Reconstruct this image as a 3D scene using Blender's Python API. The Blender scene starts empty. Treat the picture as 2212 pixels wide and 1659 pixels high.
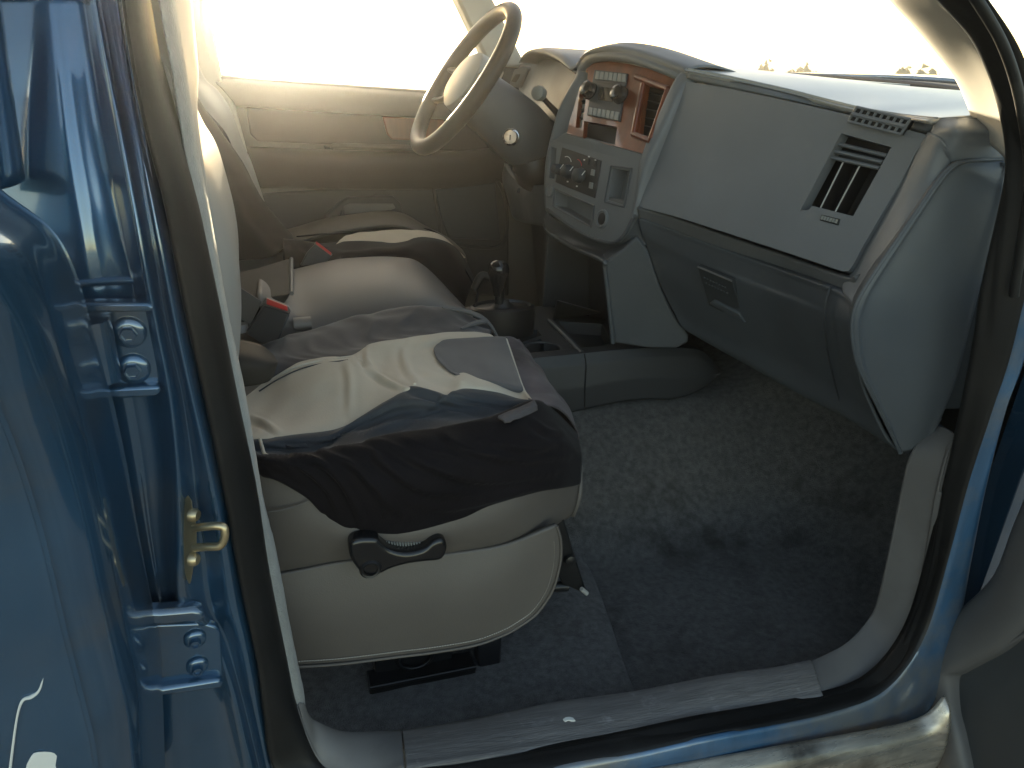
import bpy, bmesh, math, random
import numpy as np
from mathutils import Vector, Matrix, noise

random.seed(7)
scene = bpy.context.scene
COL = scene.collection
R_ = math.radians

# ------------------------------------------------------------------ camera
W, H, F = 2212.0, 1659.0, 1650.0
CC = np.array([W / 2, H / 2])
CP = np.array([-0.02, -0.752, 0.85])


def _ray(px, py):
    return np.array([px - CC[0], py - CC[1], F])


def _hor(x):
    return 145 + 0.05 * (x - 1900)


_up = np.cross(_ray(0, _hor(0)), _ray(2000, _hor(2000)))
_up /= np.linalg.norm(_up)
if _up[1] > 0:
    _up = -_up
_yy = _ray(520, _hor(520))
_yy /= np.linalg.norm(_yy)
RM = np.array([np.cross(_yy, _up), _yy, _up])

cam_d = bpy.data.cameras.new("camera")
cam = bpy.data.objects.new("camera", cam_d)
COL.objects.link(cam)
cam_d.sensor_width = 36
cam_d.lens = 36 * F / W
cam_d.clip_start = 0.02
cam_d.clip_end = 3000
M = Matrix.Identity(4)
for i in range(3):
    M[i][0] = RM[i, 0]
    M[i][1] = -RM[i, 1]
    M[i][2] = -RM[i, 2]
    M[i][3] = CP[i]
cam.matrix_world = M
scene.camera = cam


# ------------------------------------------------------------------ surveying helpers
def at(px, py, y=None, x=None, z=None):
    """the point of the truck seen at a photo pixel, at a known depth across (y), along (x) or up (z)"""
    d = RM @ _ray(px, py)
    if y is not None:
        t = (y - CP[1]) / d[1]
    elif x is not None:
        t = (x - CP[0]) / d[0]
    else:
        t = (z - CP[2]) / d[2]
    return CP + t * d


def P(p):
    if isinstance(p, np.ndarray):
        return p
    return at(p[0], p[1], y=p[2])


def V(x, y, z):
    return np.array([x, y, z], float)


class PL:
    """a flat panel through three known points"""

    def __init__(s, a, b, c):
        s.o = P(a)
        n = np.cross(P(b) - s.o, P(c) - s.o)
        n /= np.linalg.norm(n)
        if n @ (CP - s.o) < 0:
            n = -n
        s.n = n

    def at(s, px, py, off=0.0):
        d = RM @ _ray(px, py)
        t = ((s.o + s.n * off - CP) @ s.n) / (d @ s.n)
        return CP + t * d

    def pts(s, pp, off=0.0):
        return [s.at(p[0], p[1], off) for p in pp]


def cr(pts, n, closed=False, uniform=True):
    """smooth curve through points, n samples"""
    pts = [np.asarray(p, float) for p in pts]
    k = len(pts)
    if k == 1:
        return [pts[0]] * n
    out = []
    segs = k if closed else k - 1
    if uniform:
        ts = [i * segs / (n if closed else n - 1) for i in range(n)]
    else:
        L = [0.0]
        for i in range(segs):
            L.append(L[-1] + np.linalg.norm(pts[(i + 1) % k] - pts[i]))
        ts = []
        for i in range(n):
            t = L[-1] * i / (n if closed else n - 1)
            j = 0
            while j < segs - 1 and L[j + 1] < t:
                j += 1
            ts.append(j + (t - L[j]) / max(1e-9, L[j + 1] - L[j]))
    for t in ts:
        i = min(int(t), segs - 1)
        f = t - i
        if closed:
            p0, p1, p2, p3 = pts[(i - 1) % k], pts[i % k], pts[(i + 1) % k], pts[(i + 2) % k]
        else:
            p1, p2 = pts[i], pts[i + 1]
            p0 = pts[i - 1] if i > 0 else 2 * p1 - p2
            p3 = pts[i + 2] if i + 2 < k else 2 * p2 - p1
        out.append(0.5 * (2 * p1 + (p2 - p0) * f + (2 * p0 - 5 * p1 + 4 * p2 - p3) * f * f + (3 * p1 - p0 - 3 * p2 + p3) * f ** 3))
    return out


# ------------------------------------------------------------------ object helpers
def thing(name, label, cat, loc=(0, 0, 0), group=None, kind=None):
    o = bpy.data.objects.new(name, None)
    COL.objects.link(o)
    o.location = loc
    o.empty_display_size = 0.05
    o["label"] = label
    o["category"] = cat
    if group:
        o["group"] = group
    if kind:
        o["kind"] = kind
    return o


def tag(o, label, cat, group=None, kind=None):
    o["label"] = label
    o["category"] = cat
    if group:
        o["group"] = group
    if kind:
        o["kind"] = kind
    return o


def base_of(o):
    return Vector(o.location) if o.type == "EMPTY" else Vector((0, 0, 0))


def link(name, me, mat, parent=None, label=None, angle=40):
    me.polygons.foreach_set("use_smooth", [True] * len(me.polygons))
    me.set_sharp_from_angle(angle=R_(angle))
    o = bpy.data.objects.new(name, me)
    COL.objects.link(o)
    if mat is not None and not me.materials:
        me.materials.append(mat)
    if parent is not None:
        o.parent = parent
        o.matrix_parent_inverse = Matrix.Translation(-base_of(parent))
    if label:
        o["label"] = label
    return o


def mesh(name, verts, faces, orient=True):
    me = bpy.data.meshes.new(name)
    me.from_pydata([tuple(map(float, v)) for v in verts], [], faces)
    me.update()
    if orient:
        s = 0.0
        for p in me.polygons:
            c = np.array(p.center)
            s += p.area * float(np.array(p.normal) @ (CP - c)) / max(1e-6, np.linalg.norm(CP - c))
        if s < 0:
            me.flip_normals()
    me.validate()
    return me


def loft(name, rows, mat, parent=None, nu=40, nv=24, thick=0.004, disp=None, label=None, linear_v=False, angle=60, uniform=True):
    """smooth sheet through rows of known points; given a real thickness behind its face"""
    rows = [cr([P(p) for p in r], nu, uniform=uniform) for r in rows]
    grid = []
    for j in range(nu):
        colp = [r[j] for r in rows]
        if linear_v or len(rows) == 2:
            k = len(colp) - 1
            cc = []
            for i in range(nv):
                t = i * k / (nv - 1)
                a = min(int(t), k - 1)
                cc.append(colp[a] * (1 - t + a) + colp[a + 1] * (t - a))
        else:
            cc = cr(colp, nv)
        grid.append(cc)
    verts = [grid[j][i] for j in range(nu) for i in range(nv)]
    faces = [(j * nv + i, j * nv + i + 1, (j + 1) * nv + i + 1, (j + 1) * nv + i) for j in range(nu - 1) for i in range(nv - 1)]
    me = mesh(name, verts, faces)
    if disp:
        me.update()
        nrm = [v.normal.copy() for v in me.vertices]
        for idx, v in enumerate(me.vertices):
            u, w = (idx // nv) / (nu - 1), (idx % nv) / (nv - 1)
            v.co += nrm[idx] * disp(u, w, v.co)
    o = link(name, me, mat, parent, label, angle)
    if thick:
        m = o.modifiers.new("thickness", "SOLIDIFY")
        m.thickness = thick
        m.offset = -1
    return o


def slab(name, pts, depth, mat, parent=None, bevel=0.0015, label=None, seg=2, cuts=(), smooth=0):
    """flat or gently bent panel of a given outline with real depth (depth is a vector away from its face)"""
    pts = [P(p) for p in pts]
    if smooth:
        pts = cr(pts, smooth, closed=True, uniform=False)
    d = np.asarray(depth, float)
    n = len(pts)
    bm = bmesh.new()
    a = [bm.verts.new(p) for p in pts]
    b = [bm.verts.new(p + d) for p in pts]
    bm.faces.new(a)
    bm.faces.new(b[::-1])
    for i in range(n):
        bm.faces.new((a[i], b[i], b[(i + 1) % n], a[(i + 1) % n]))
    bmesh.ops.recalc_face_normals(bm, faces=bm.faces[:])
    me = bpy.data.meshes.new(name)
    bm.to_mesh(me)
    bm.free()
    o = link(name, me, mat, parent, label, 35)
    for cpts, cd in cuts:
        cut(o, cpts, cd)
    if bevel:
        m = o.modifiers.new("edge", "BEVEL")
        m.width = bevel
        m.segments = seg
        m.limit_method = "ANGLE"
        m.angle_limit = R_(35)
    return o


def cut(o, pts, d):
    """cut a pocket of outline pts and depth d into o"""
    pts = [P(p) for p in pts]
    d = np.asarray(d, float)
    u = d / np.linalg.norm(d)
    n = len(pts)
    bm = bmesh.new()
    a = [bm.verts.new(p - u * 0.03) for p in pts]
    b = [bm.verts.new(p + d) for p in pts]
    bm.faces.new(a)
    bm.faces.new(b[::-1])
    for i in range(n):
        bm.faces.new((a[i], b[i], b[(i + 1) % n], a[(i + 1) % n]))
    bmesh.ops.recalc_face_normals(bm, faces=bm.faces[:])
    me = bpy.data.meshes.new("cutter")
    bm.to_mesh(me)
    bm.free()
    c = bpy.data.objects.new("cutter", me)
    COL.objects.link(c)
    m = o.modifiers.new("b", "BOOLEAN")
    m.object = c
    m.operation = "DIFFERENCE"
    m.solver = "EXACT"
    dg = bpy.context.evaluated_depsgraph_get()
    dg.update()
    nm = bpy.data.meshes.new_from_object(o.evaluated_get(dg))
    o.modifiers.remove(m)
    bm = bmesh.new()
    bm.from_mesh(nm)
    bmesh.ops.remove_doubles(bm, verts=bm.verts[:], dist=0.00005)
    bmesh.ops.triangulate(bm, faces=bm.faces[:], ngon_method="EAR_CLIP")
    bm.to_mesh(nm)
    bm.free()
    o.data = nm
    nm.polygons.foreach_set("use_smooth", [True] * len(nm.polygons))
    nm.set_sharp_from_angle(angle=R_(30))
    bpy.data.objects.remove(c)
    bpy.data.meshes.remove(me)


def tube(name, pts, r, mat, parent=None, n=10, samples=0, label=None, closed=False, flat=1.0, radii=None):
    pts = [P(p) for p in pts]
    if samples:
        if radii:
            radii = [float(x[0]) for x in cr([np.array([q]) for q in radii], samples)]
        pts = cr(pts, samples, closed=closed)
    k = len(pts)
    verts, faces = [], []
    prev = None
    for i, p in enumerate(pts):
        t = pts[(i + 1) % k] - pts[i - 1] if closed else pts[min(i + 1, k - 1)] - pts[max(i - 1, 0)]
        t = t / (np.linalg.norm(t) + 1e-12)
        if prev is None:
            a = np.cross(t, [0, 0, 1.0])
            if np.linalg.norm(a) < 1e-3:
                a = np.cross(t, [0, 1.0, 0])
        else:
            a = prev - t * (prev @ t)
        a /= np.linalg.norm(a)
        prev = a
        b = np.cross(t, a)
        rr = radii[i] if radii else r
        for j in range(n):
            w = 2 * math.pi * j / n
            verts.append(p + a * math.cos(w) * rr + b * math.sin(w) * rr * flat)
    for i in range(k if closed else k - 1):
        for j in range(n):
            q = (i + 1) % k
            faces.append((i * n + j, i * n + (j + 1) % n, q * n + (j + 1) % n, q * n + j))
    if not closed:
        faces.append(tuple(range(n))[::-1])
        faces.append(tuple((k - 1) * n + j for j in range(n)))
    me = mesh(name, verts, faces, orient=False)
    bm = bmesh.new()
    bm.from_mesh(me)
    bmesh.ops.recalc_face_normals(bm, faces=bm.faces[:])
    bm.to_mesh(me)
    bm.free()
    return link(name, me, mat, parent, label, 50)


def turned(name, c, axis, prof, mat, parent=None, n=28, label=None, sq=None):
    """turned part: prof = [(radius, height along axis)]"""
    c = np.asarray(c, float)
    ax = np.asarray(axis, float)
    ax = ax / np.linalg.norm(ax)
    a = np.cross(ax, [0, 0, 1.0])
    if np.linalg.norm(a) < 1e-3:
        a = np.array([1.0, 0, 0])
    a /= np.linalg.norm(a)
    b = np.cross(ax, a)
    sx, sy = sq or (1, 1)
    verts, faces = [], []
    for r, h in prof:
        for j in range(n):
            w = 2 * math.pi * j / n
            verts.append(c + ax * h + (a * math.cos(w) * sx + b * math.sin(w) * sy) * r)
    for i in range(len(prof) - 1):
        for j in range(n):
            faces.append((i * n + j, i * n + (j + 1) % n, (i + 1) * n + (j + 1) % n, (i + 1) * n + j))
    faces.append(tuple(range(n))[::-1])
    faces.append(tuple((len(prof) - 1) * n + j for j in range(n)))
    me = mesh(name, verts, faces, orient=False)
    bm = bmesh.new()
    bm.from_mesh(me)
    bmesh.ops.recalc_face_normals(bm, faces=bm.faces[:])
    bm.to_mesh(me)
    bm.free()
    return link(name, me, mat, parent, label, 40)


def box(name, lo, hi, mat, parent=None, bevel=0.003, label=None):
    x0, y0, z0 = lo
    x1, y1, z1 = hi
    return slab(name, [V(x0, y0, z0), V(x1, y0, z0), V(x1, y0, z1), V(x0, y0, z1)], (0, y1 - y0, 0), mat, parent, bevel, label)


def prism(name, xz, y0, y1, mat, parent=None, bevel=0.004, label=None):
    return slab(name, [V(x, y0, z) for x, z in xz], (0, y1 - y0, 0), mat, parent, bevel, label)


# ------------------------------------------------------------------ materials
def mat(name, col, rough=0.5, metal=0.0, coat=0.0, spec=0.5, var=0.0, vscale=6.0, bump=0.0, bscale=300.0, col2=None, sheen=0.0,
        rvar=0.0, coat_rough=0.03, bdist=0.002, stretch=None, dirt=None):
    m = bpy.data.materials.new(name)
    m.use_nodes = True
    nt = m.node_tree
    b = nt.nodes["Principled BSDF"]
    b.inputs["Base Color"].default_value = (*col, 1)
    b.inputs["Roughness"].default_value = rough
    b.inputs["Metallic"].default_value = metal
    b.inputs["Coat Weight"].default_value = coat
    b.inputs["Coat IOR"].default_value = 1.75
    b.inputs["Coat Roughness"].default_value = coat_rough
    b.inputs["Specular IOR Level"].default_value = spec
    b.inputs["Sheen Weight"].default_value = sheen
    b.inputs["Sheen Roughness"].default_value = 0.4
    tc = nt.nodes.new("ShaderNodeTexCoord")
    src = tc.outputs["Object"]
    if stretch:
        mp = nt.nodes.new("ShaderNodeMapping")
        mp.inputs["Scale"].default_value = stretch
        nt.links.new(src, mp.inputs["Vector"])
        src = mp.outputs["Vector"]
    last = None
    if var or col2:
        n = nt.nodes.new("ShaderNodeTexNoise")
        n.inputs["Scale"].default_value = vscale
        n.inputs["Detail"].default_value = 6
        n.inputs["Roughness"].default_value = 0.6
        nt.links.new(src, n.inputs["Vector"])
        r = nt.nodes.new("ShaderNodeValToRGB")
        c2 = col2 or tuple(min(1, c * (1 + var)) for c in col)
        c1 = col if col2 else tuple(c * (1 - var) for c in col)
        r.color_ramp.elements[0].color = (*c1, 1)
        r.color_ramp.elements[1].color = (*c2, 1)
        r.color_ramp.elements[0].position = 0.35
        r.color_ramp.elements[1].position = 0.68
        nt.links.new(n.outputs["Fac"], r.inputs["Fac"])
        last = r.outputs["Color"]
    if dirt:
        # dirt = (colour, scale, threshold)
        n3 = nt.nodes.new("ShaderNodeTexNoise")
        n3.inputs["Scale"].default_value = dirt[1]
        n3.inputs["Detail"].default_value = 8
        n3.inputs["Roughness"].default_value = 0.65
        nt.links.new(tc.outputs["Object"], n3.inputs["Vector"])
        r3 = nt.nodes.new("ShaderNodeValToRGB")
        r3.color_ramp.elements[0].position = dirt[2]
        r3.color_ramp.elements[1].position = min(1, dirt[2] + 0.16)
        nt.links.new(n3.outputs["Fac"], r3.inputs["Fac"])
        mx = nt.nodes.new("ShaderNodeMix")
        mx.data_type = "RGBA"
        nt.links.new(r3.outputs["Color"], mx.inputs["Factor"])
        if last:
            nt.links.new(last, mx.inputs["A"])
        else:
            mx.inputs["A"].default_value = (*col, 1)
        mx.inputs["B"].default_value = (*dirt[0], 1)
        last = mx.outputs["Result"]
    if last:
        nt.links.new(last, b.inputs["Base Color"])
    if rvar:
        n4 = nt.nodes.new("ShaderNodeTexNoise")
        n4.inputs["Scale"].default_value = 9
        n4.inputs["Detail"].default_value = 7
        nt.links.new(src, n4.inputs["Vector"])
        mr = nt.nodes.new("ShaderNodeMapRange")
        mr.inputs["From Min"].default_value = 0.3
        mr.inputs["From Max"].default_value = 0.7
        mr.inputs["To Min"].default_value = max(0.02, rough - rvar)
        mr.inputs["To Max"].default_value = min(1, rough + rvar)
        nt.links.new(n4.outputs["Fac"], mr.inputs["Value"])
        nt.links.new(mr.outputs["Result"], b.inputs["Roughness"])
    if bump:
        n2 = nt.nodes.new("ShaderNodeTexNoise")
        n2.inputs["Scale"].default_value = bscale
        n2.inputs["Detail"].default_value = 3
        nt.links.new(src, n2.inputs["Vector"])
        bp = nt.nodes.new("ShaderNodeBump")
        bp.inputs["Strength"].default_value = bump
        bp.inputs["Distance"].default_value = bdist
        nt.links.new(n2.outputs["Fac"], bp.inputs["Height"])
        nt.links.new(bp.outputs["Normal"], b.inputs["Normal"])
    return m


PAINT = mat("blue_paint", (0.036, 0.098, 0.178), 0.23, metal=0.55, coat=1.0, var=0.12, vscale=8, coat_rough=0.06,
            dirt=((0.10, 0.12, 0.145), 5.0, 0.54), bump=0.03, bscale=14, bdist=0.01)
PAINT_DIRTY = mat("dusty_blue_paint", (0.035, 0.11, 0.22), 0.4, metal=0.45, coat=0.8, coat_rough=0.18, var=0.15,
                  dirt=((0.13, 0.145, 0.16), 4.0, 0.46), stretch=(6, 6, 1), rvar=0.1)
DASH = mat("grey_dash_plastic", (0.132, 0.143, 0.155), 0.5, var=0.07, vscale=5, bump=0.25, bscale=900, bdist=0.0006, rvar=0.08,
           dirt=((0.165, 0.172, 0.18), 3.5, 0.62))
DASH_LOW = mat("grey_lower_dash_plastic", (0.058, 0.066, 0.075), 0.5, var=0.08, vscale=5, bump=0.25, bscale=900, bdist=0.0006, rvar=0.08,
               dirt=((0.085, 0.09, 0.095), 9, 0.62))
DASH_DK = mat("dark_grey_plastic", (0.035, 0.039, 0.043), 0.5, var=0.1, bump=0.2, bscale=800, bdist=0.0005)
DASH_DK2 = mat("seam_grey_plastic", (0.10, 0.105, 0.11), 0.5, var=0.1)
DASH_TOP = mat("dash_top_vinyl", (0.34, 0.34, 0.33), 0.3, var=0.06, bump=0.1, bscale=700, bdist=0.0006)
BLACK = mat("black_plastic", (0.012, 0.012, 0.013), 0.42, var=0.2, bump=0.1, bscale=500, bdist=0.0005)
BLACK_SHINY = mat("shiny_black_plastic", (0.01, 0.01, 0.011), 0.22, var=0.2, rvar=0.08)
RUBBER = mat("door_seal_rubber", (0.012, 0.012, 0.012), 0.45, spec=0.3, var=0.2, vscale=12, bump=0.1, bscale=200, dirt=((0.03, 0.029, 0.027), 7, 0.6))
LIP = mat("seal_lip_fabric", (0.27, 0.275, 0.26), 0.8, var=0.1, vscale=40, bump=0.6, bscale=420, bdist=0.002, sheen=0.3)
TRIM = mat("grey_trim_plastic", (0.128, 0.124, 0.121), 0.5, var=0.08, vscale=6, bump=0.15, bscale=600, bdist=0.0006, rvar=0.08,
           dirt=((0.11, 0.105, 0.10), 9, 0.58))
SCUFF = mat("scuffed_sill_plastic", (0.155, 0.148, 0.143), 0.45, var=0.2, vscale=11, bump=0.5, bscale=30, bdist=0.002, stretch=(1.2, 14, 14),
            dirt=((0.3, 0.295, 0.29), 22, 0.6), rvar=0.12)
PILLAR = mat("cream_pillar_plastic", (0.42, 0.4, 0.36), 0.55, var=0.04, bump=0.1, bscale=600, bdist=0.0005)
CARPET = mat("dark_carpet", (0.098, 0.096, 0.095), 0.95, spec=0.12, var=0.28, vscale=75, bump=1.0, bscale=420, bdist=0.004, sheen=0.15,
             dirt=((0.03, 0.027, 0.025), 4.5, 0.53))
CARPET_L = mat("worn_carpet", (0.12, 0.117, 0.115), 0.95, spec=0.12, var=0.28, vscale=80, bump=1.0, bscale=420, bdist=0.004, sheen=0.15,
               dirt=((0.05, 0.045, 0.04), 8, 0.58))
SEAT = mat("taupe_seat_vinyl", (0.105, 0.092, 0.081), 0.55, var=0.06, vscale=4, bump=0.3, bscale=500, bdist=0.0008, rvar=0.05,
           dirt=((0.088, 0.077, 0.068), 3.0, 0.6))
SEAT_G = mat("grey_seat_leather", (0.155, 0.138, 0.124), 0.5, var=0.06, vscale=5, bump=0.3, bscale=500, bdist=0.0008)
SEAT_L = mat("pale_seat_vinyl", (0.3, 0.295, 0.28), 0.5, var=0.05, bump=0.2, bscale=500, bdist=0.0008)
COVER_B = mat("black_cover_velour", (0.0075, 0.0062, 0.0075), 0.8, spec=0.12, var=0.25, vscale=7, bump=0.4, bscale=350, bdist=0.001, sheen=0.06,
              dirt=((0.02, 0.015, 0.017), 4.5, 0.6))
COVER_C = mat("cream_cover_fabric", (0.56, 0.49, 0.385), 0.85, spec=0.12, var=0.06, vscale=7, bump=0.35, bscale=380, bdist=0.001, sheen=0.2,
              dirt=((0.42, 0.35, 0.26), 6, 0.62))
COVER_G = mat("grey_cover_fabric", (0.13, 0.122, 0.12), 0.85, spec=0.12, var=0.08, vscale=8, bump=0.35, bscale=420, bdist=0.001, sheen=0.2)
COVER_S = mat("slate_cover_fabric", (0.055, 0.058, 0.063), 0.7, spec=0.12, var=0.15, vscale=8, bump=0.35, bscale=400, bdist=0.001, sheen=0.12)
FADED = mat("faded_cover_velour", (0.12, 0.10, 0.106), 0.8, spec=0.12, var=0.3, vscale=6, bump=0.35, bscale=350, bdist=0.001, sheen=0.1, dirt=((0.025, 0.02, 0.022), 5, 0.5))
PATCH = mat("dull_cream_fabric", (0.075, 0.066, 0.066), 0.85, var=0.2, vscale=20, bump=0.3, bscale=380, bdist=0.001)  # dull, randomly varied tone, well below the cream panels
PIPING = mat("cream_piping", (0.6, 0.54, 0.44), 0.8)
WOOD = mat("glossy_wood_trim", (0.105, 0.022, 0.006), 0.3, coat=0.45, coat_rough=0.03, col2=(0.2, 0.046, 0.012), vscale=4, stretch=(7, 7, 1))
METAL = mat("striker_steel", (0.55, 0.45, 0.28), 0.35, metal=0.9, var=0.2, rvar=0.12)
CHROME = mat("chrome", (0.7, 0.7, 0.7), 0.12, metal=1.0)
RAIL = mat("seat_rail_steel", (0.035, 0.035, 0.036), 0.35, metal=0.6, var=0.25, dirt=((0.09, 0.08, 0.07), 12, 0.6))
RED = mat("red_button_plastic", (0.5, 0.03, 0.03), 0.4)
WEB = mat("belt_webbing", (0.07, 0.068, 0.066), 0.8, bump=0.4, bscale=600, bdist=0.0006, sheen=0.3)
WEB_L = mat("pale_belt_webbing", (0.3, 0.29, 0.29), 0.8, bump=0.4, bscale=600, bdist=0.0006, sheen=0.3)
WHITE = mat("white_marking", (0.7, 0.7, 0.68), 0.6)
BUTTON = mat("grey_button", (0.2, 0.21, 0.2), 0.35)
DOORP = mat("door_panel_vinyl", (0.125, 0.12, 0.108), 0.55, var=0.05, bump=0.2, bscale=500, bdist=0.0008)
DOORI = mat("door_insert_fabric", (0.022, 0.02, 0.017), 0.7, var=0.08, bump=0.3, bscale=400, bdist=0.0008)
DOORL = mat("lower_door_plastic", (0.045, 0.043, 0.04), 0.6, var=0.06, bump=0.2, bscale=600, bdist=0.0006)
SCREEN = mat("radio_screen", (0.02, 0.022, 0.02), 0.08, coat=0.6)
LEAF = mat("dry_bush", (0.09, 0.1, 0.045), 0.8, var=0.3)
GROUND = mat("dry_ground", (0.36, 0.32, 0.26), 0.95, var=0.15, vscale=0.4, bump=0.5, bscale=6, bdist=0.02)
GOLD = mat("scratched_rocker_trim", (0.42, 0.38, 0.32), 0.3, metal=0.7, var=0.25, vscale=12, stretch=(1, 8, 8), rvar=0.15,
           dirt=((0.10, 0.085, 0.07), 6, 0.55))
OFF_WHITE = mat("off_white_mark", (0.62, 0.63, 0.6), 0.7)
BEIGE_D = mat("beige_roof_lining", (0.4, 0.38, 0.33), 0.9)


def glass(name, veil):
    m = bpy.data.materials.new(name)
    m.use_nodes = True
    nt = m.node_tree
    nt.nodes.clear()
    out = nt.nodes.new("ShaderNodeOutputMaterial")
    tr = nt.nodes.new("ShaderNodeBsdfTransparent")
    gl = nt.nodes.new("ShaderNodeBsdfGlossy")
    gl.inputs["Roughness"].default_value = 0.02
    tl = nt.nodes.new("ShaderNodeBsdfTranslucent")
    tl.inputs["Color"].default_value = (1, 0.97, 0.9, 1)
    m1 = nt.nodes.new("ShaderNodeMixShader")
    m1.inputs[0].default_value = 0.05
    nt.links.new(tr.outputs[0], m1.inputs[1])
    nt.links.new(gl.outputs[0], m1.inputs[2])
    m2 = nt.nodes.new("ShaderNodeMixShader")
    m2.inputs[0].default_value = veil  # translucent share added so sunlit panes blow out white
    nt.links.new(m1.outputs[0], m2.inputs[1])
    nt.links.new(tl.outputs[0], m2.inputs[2])
    nt.links.new(m2.outputs[0], out.inputs["Surface"])
    return m


GLASS = glass("veiled_side_glass", 0.08)
GLASS_W = glass("windscreen_glass", 0.02)


def off(rows, dx=0, dy=0, dz=0):
    return [P(p) + V(dx, dy, dz) for p in rows]


# ================================================================== the truck body
truck = thing("truck_body", "blue pickup truck cab with the passenger doorway open", "truck", (0, 0, -0.3))

# --- blue pillar between the two doors, ribbed
ys = [-10, 130, 300, 430, 560, 700, 850, 1000, 1160, 1300, 1380, 1480, 1580, 1720]
def colx(knots):
    kx = [k[0] for k in knots]
    ky = [k[1] for k in knots]
    return [float(np.interp(y, ky, kx)) for y in ys]
c_m = colx([(85, 0), (120, 300), (165, 600), (240, 850), (300, 1160), (345, 1380), (352, 1659), (354, 1720)])
c_a = colx([(182, 0), (225, 300), (272, 550), (300, 700), (330, 850), (352, 1000), (358, 1160), (375, 1310), (420, 1400), (470, 1500), (500, 1659), (510, 1720)])
c_r = colx([(203, 0), (262, 300), (308, 550), (345, 750), (376, 900), (388, 1100), (392, 1300), (470, 1400), (505, 1500), (540, 1659), (555, 1720)])
c_g = colx([(228, 0), (288, 300), (334, 550), (368, 750), (405, 900), (425, 1100), (455, 1300), (498, 1400), (522, 1500), (562, 1659), (575, 1720)])
c_s = colx([(250, 0), (302, 300), (350, 550), (390, 750), (436, 950), (470, 1100), (500, 1300), (527, 1400), (548, 1500), (580, 1659), (592, 1720)])
c_o = colx([(276, 0), (296, 132), (322, 265), (365, 430), (387, 549), (413, 681), (446, 830), (481, 995), (501, 1097), (528, 1251), (566, 1433), (581, 1544), (603, 1659), (615, 1720)])
yg = [-0.012] * len(ys)
rows = [
    [P((x, y, -0.012)) + V(-0.07, 0.03, 0) for x, y in zip(c_m, ys)],
    [(x, y, -0.012) for x, y in zip(c_m, ys)],
    [(x, y, -0.012) for x, y in zip([(a + b) / 2 for a, b in zip(c_m, c_a)], ys)],
    [(x, y, -0.016) for x, y in zip(c_a, ys)],
    [(x, y, -0.040 if y < 1310 else -0.03) for x, y in zip(c_r, ys)],
    [(x, y, -0.018) for x, y in zip(c_g, ys)],
    [(x, y, -0.034) for x, y in zip(c_s, ys)],
    [(x, y, -0.012) for x, y in zip(c_o, ys)],
    [P((x, y, -0.012)) + V(0.004, 0.02, 0) for x, y in zip(c_o, ys)],
]
def lean(r):
    out = []
    for p, y in zip(r, ys):
        if isinstance(p, np.ndarray):
            out.append(p + V(0, max(0, 600 - y) ** 1.3 / 600 ** 1.3 * .05, 0))
        else:
            out.append((p[0], p[1], p[2] + max(0, 600 - y) ** 1.3 / 600 ** 1.3 * .05))
    return out
rows = [lean(r) for r in rows]
loft("door_pillar", rows, PAINT, truck, nu=90, nv=80, thick=0.006)

# pressed ledge of the pillar above the lower hinge, and horizontal crease above the upper hinge
tube("pillar_ledge", [(232, 1335, -0.035), (330, 1328, -0.04), (415, 1322, -0.04), (440, 1338, -0.03)], 0.008, PAINT, truck, samples=16)
tube("pillar_crease", [(170, 612, -0.012), (240, 606, -0.012), (312, 606, -0.016), (332, 616, -0.02)], 0.004, PAINT, truck, samples=12)

# rocker panel (blue) below the doorway, running up the front pillar
BL = [(560, 1790), (720, 1830), (900, 1740), (1168, 1662), (1371, 1622), (1525, 1588), (1700, 1556), (1798, 1533), (1888, 1501), (1952, 1442), (2002, 1351), (2048, 1192), (2088, 1042), (2142, 879), (2175, 780), (2212, 631), (2270, 400)]
by = [-0.05, -0.08, -0.09, -0.105, -0.105, -0.105, -0.10, -0.095, -0.09, -0.08, -0.065, -0.05, -0.045, -0.045, -0.045, -0.045, -0.045]
r0 = [P((x, y, d)) + (V(0, 0.03, -0.025) if k < 9 else V(.03, .01, 0)) for k, ((x, y), d) in enumerate(zip(BL, by))]
r1 = [P((x, y, d)) for (x, y), d in zip(BL, by)]
BL2 = [(540, 1850), (720, 1900), (900, 1810), (1168, 1725), (1371, 1668), (1525, 1638), (1720, 1603), (1850, 1580), (1945, 1556), (2020, 1495), (2065, 1385), (2100, 1205), (2130, 1055), (2172, 890), (2210, 785), (2245, 640), (2300, 400)]
r2 = [P((x, y, d - 0.012)) for (x, y), d in zip(BL2, by)]
r3 = [p + V(0.02 if i > 9 else 0, 0.03 if i > 9 else -0.004, -0.02 if i <= 9 else 0) for i, p in enumerate(r2)]
loft("rocker_panel", [r0, r1, [(a + b) / 2 + V(0, -0.004, 0) for a, b in zip(r1, r2)], r2, r3], PAINT_DIRTY, truck, nu=110, nv=16, thick=0.004)
# dark shut face of the front pillar behind the open door
slab("hinge_pillar", [V(1.06, -0.035, -0.3), V(1.06, -0.035, 0.9), V(1.3, -0.02, 0.9), V(1.3, -0.02, -0.3)], (0, 0.05, 0), PAINT, truck)

# lower scratched rocker trim
TR = [(1250, 1700), (1402, 1661), (1616, 1622), (1750, 1598), (1888, 1574), (1990, 1548), (2040, 1500)]
rt = [P((x, y, -0.118)) for x, y in TR]
loft("rocker_trim", [rt, [p + V(0, -0.02, -0.02) for p in rt], [p + V(0, -0.03, -0.07) for p in rt], [p + V(0, -0.03, -0.12) for p in rt]], GOLD, truck, nu=40, nv=14)

# floor pan carpet
def fl_z(x, y):
    t = max(0.0, min(1.0, (y - 0.36) / 0.30))
    z = -0.105 + 0.232 * t * t * (3 - 2 * t)
    t2 = max(0.0, min(1.0, (x - 0.95) / 0.35))
    z += 0.25 * t2 * t2
    return z


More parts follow.
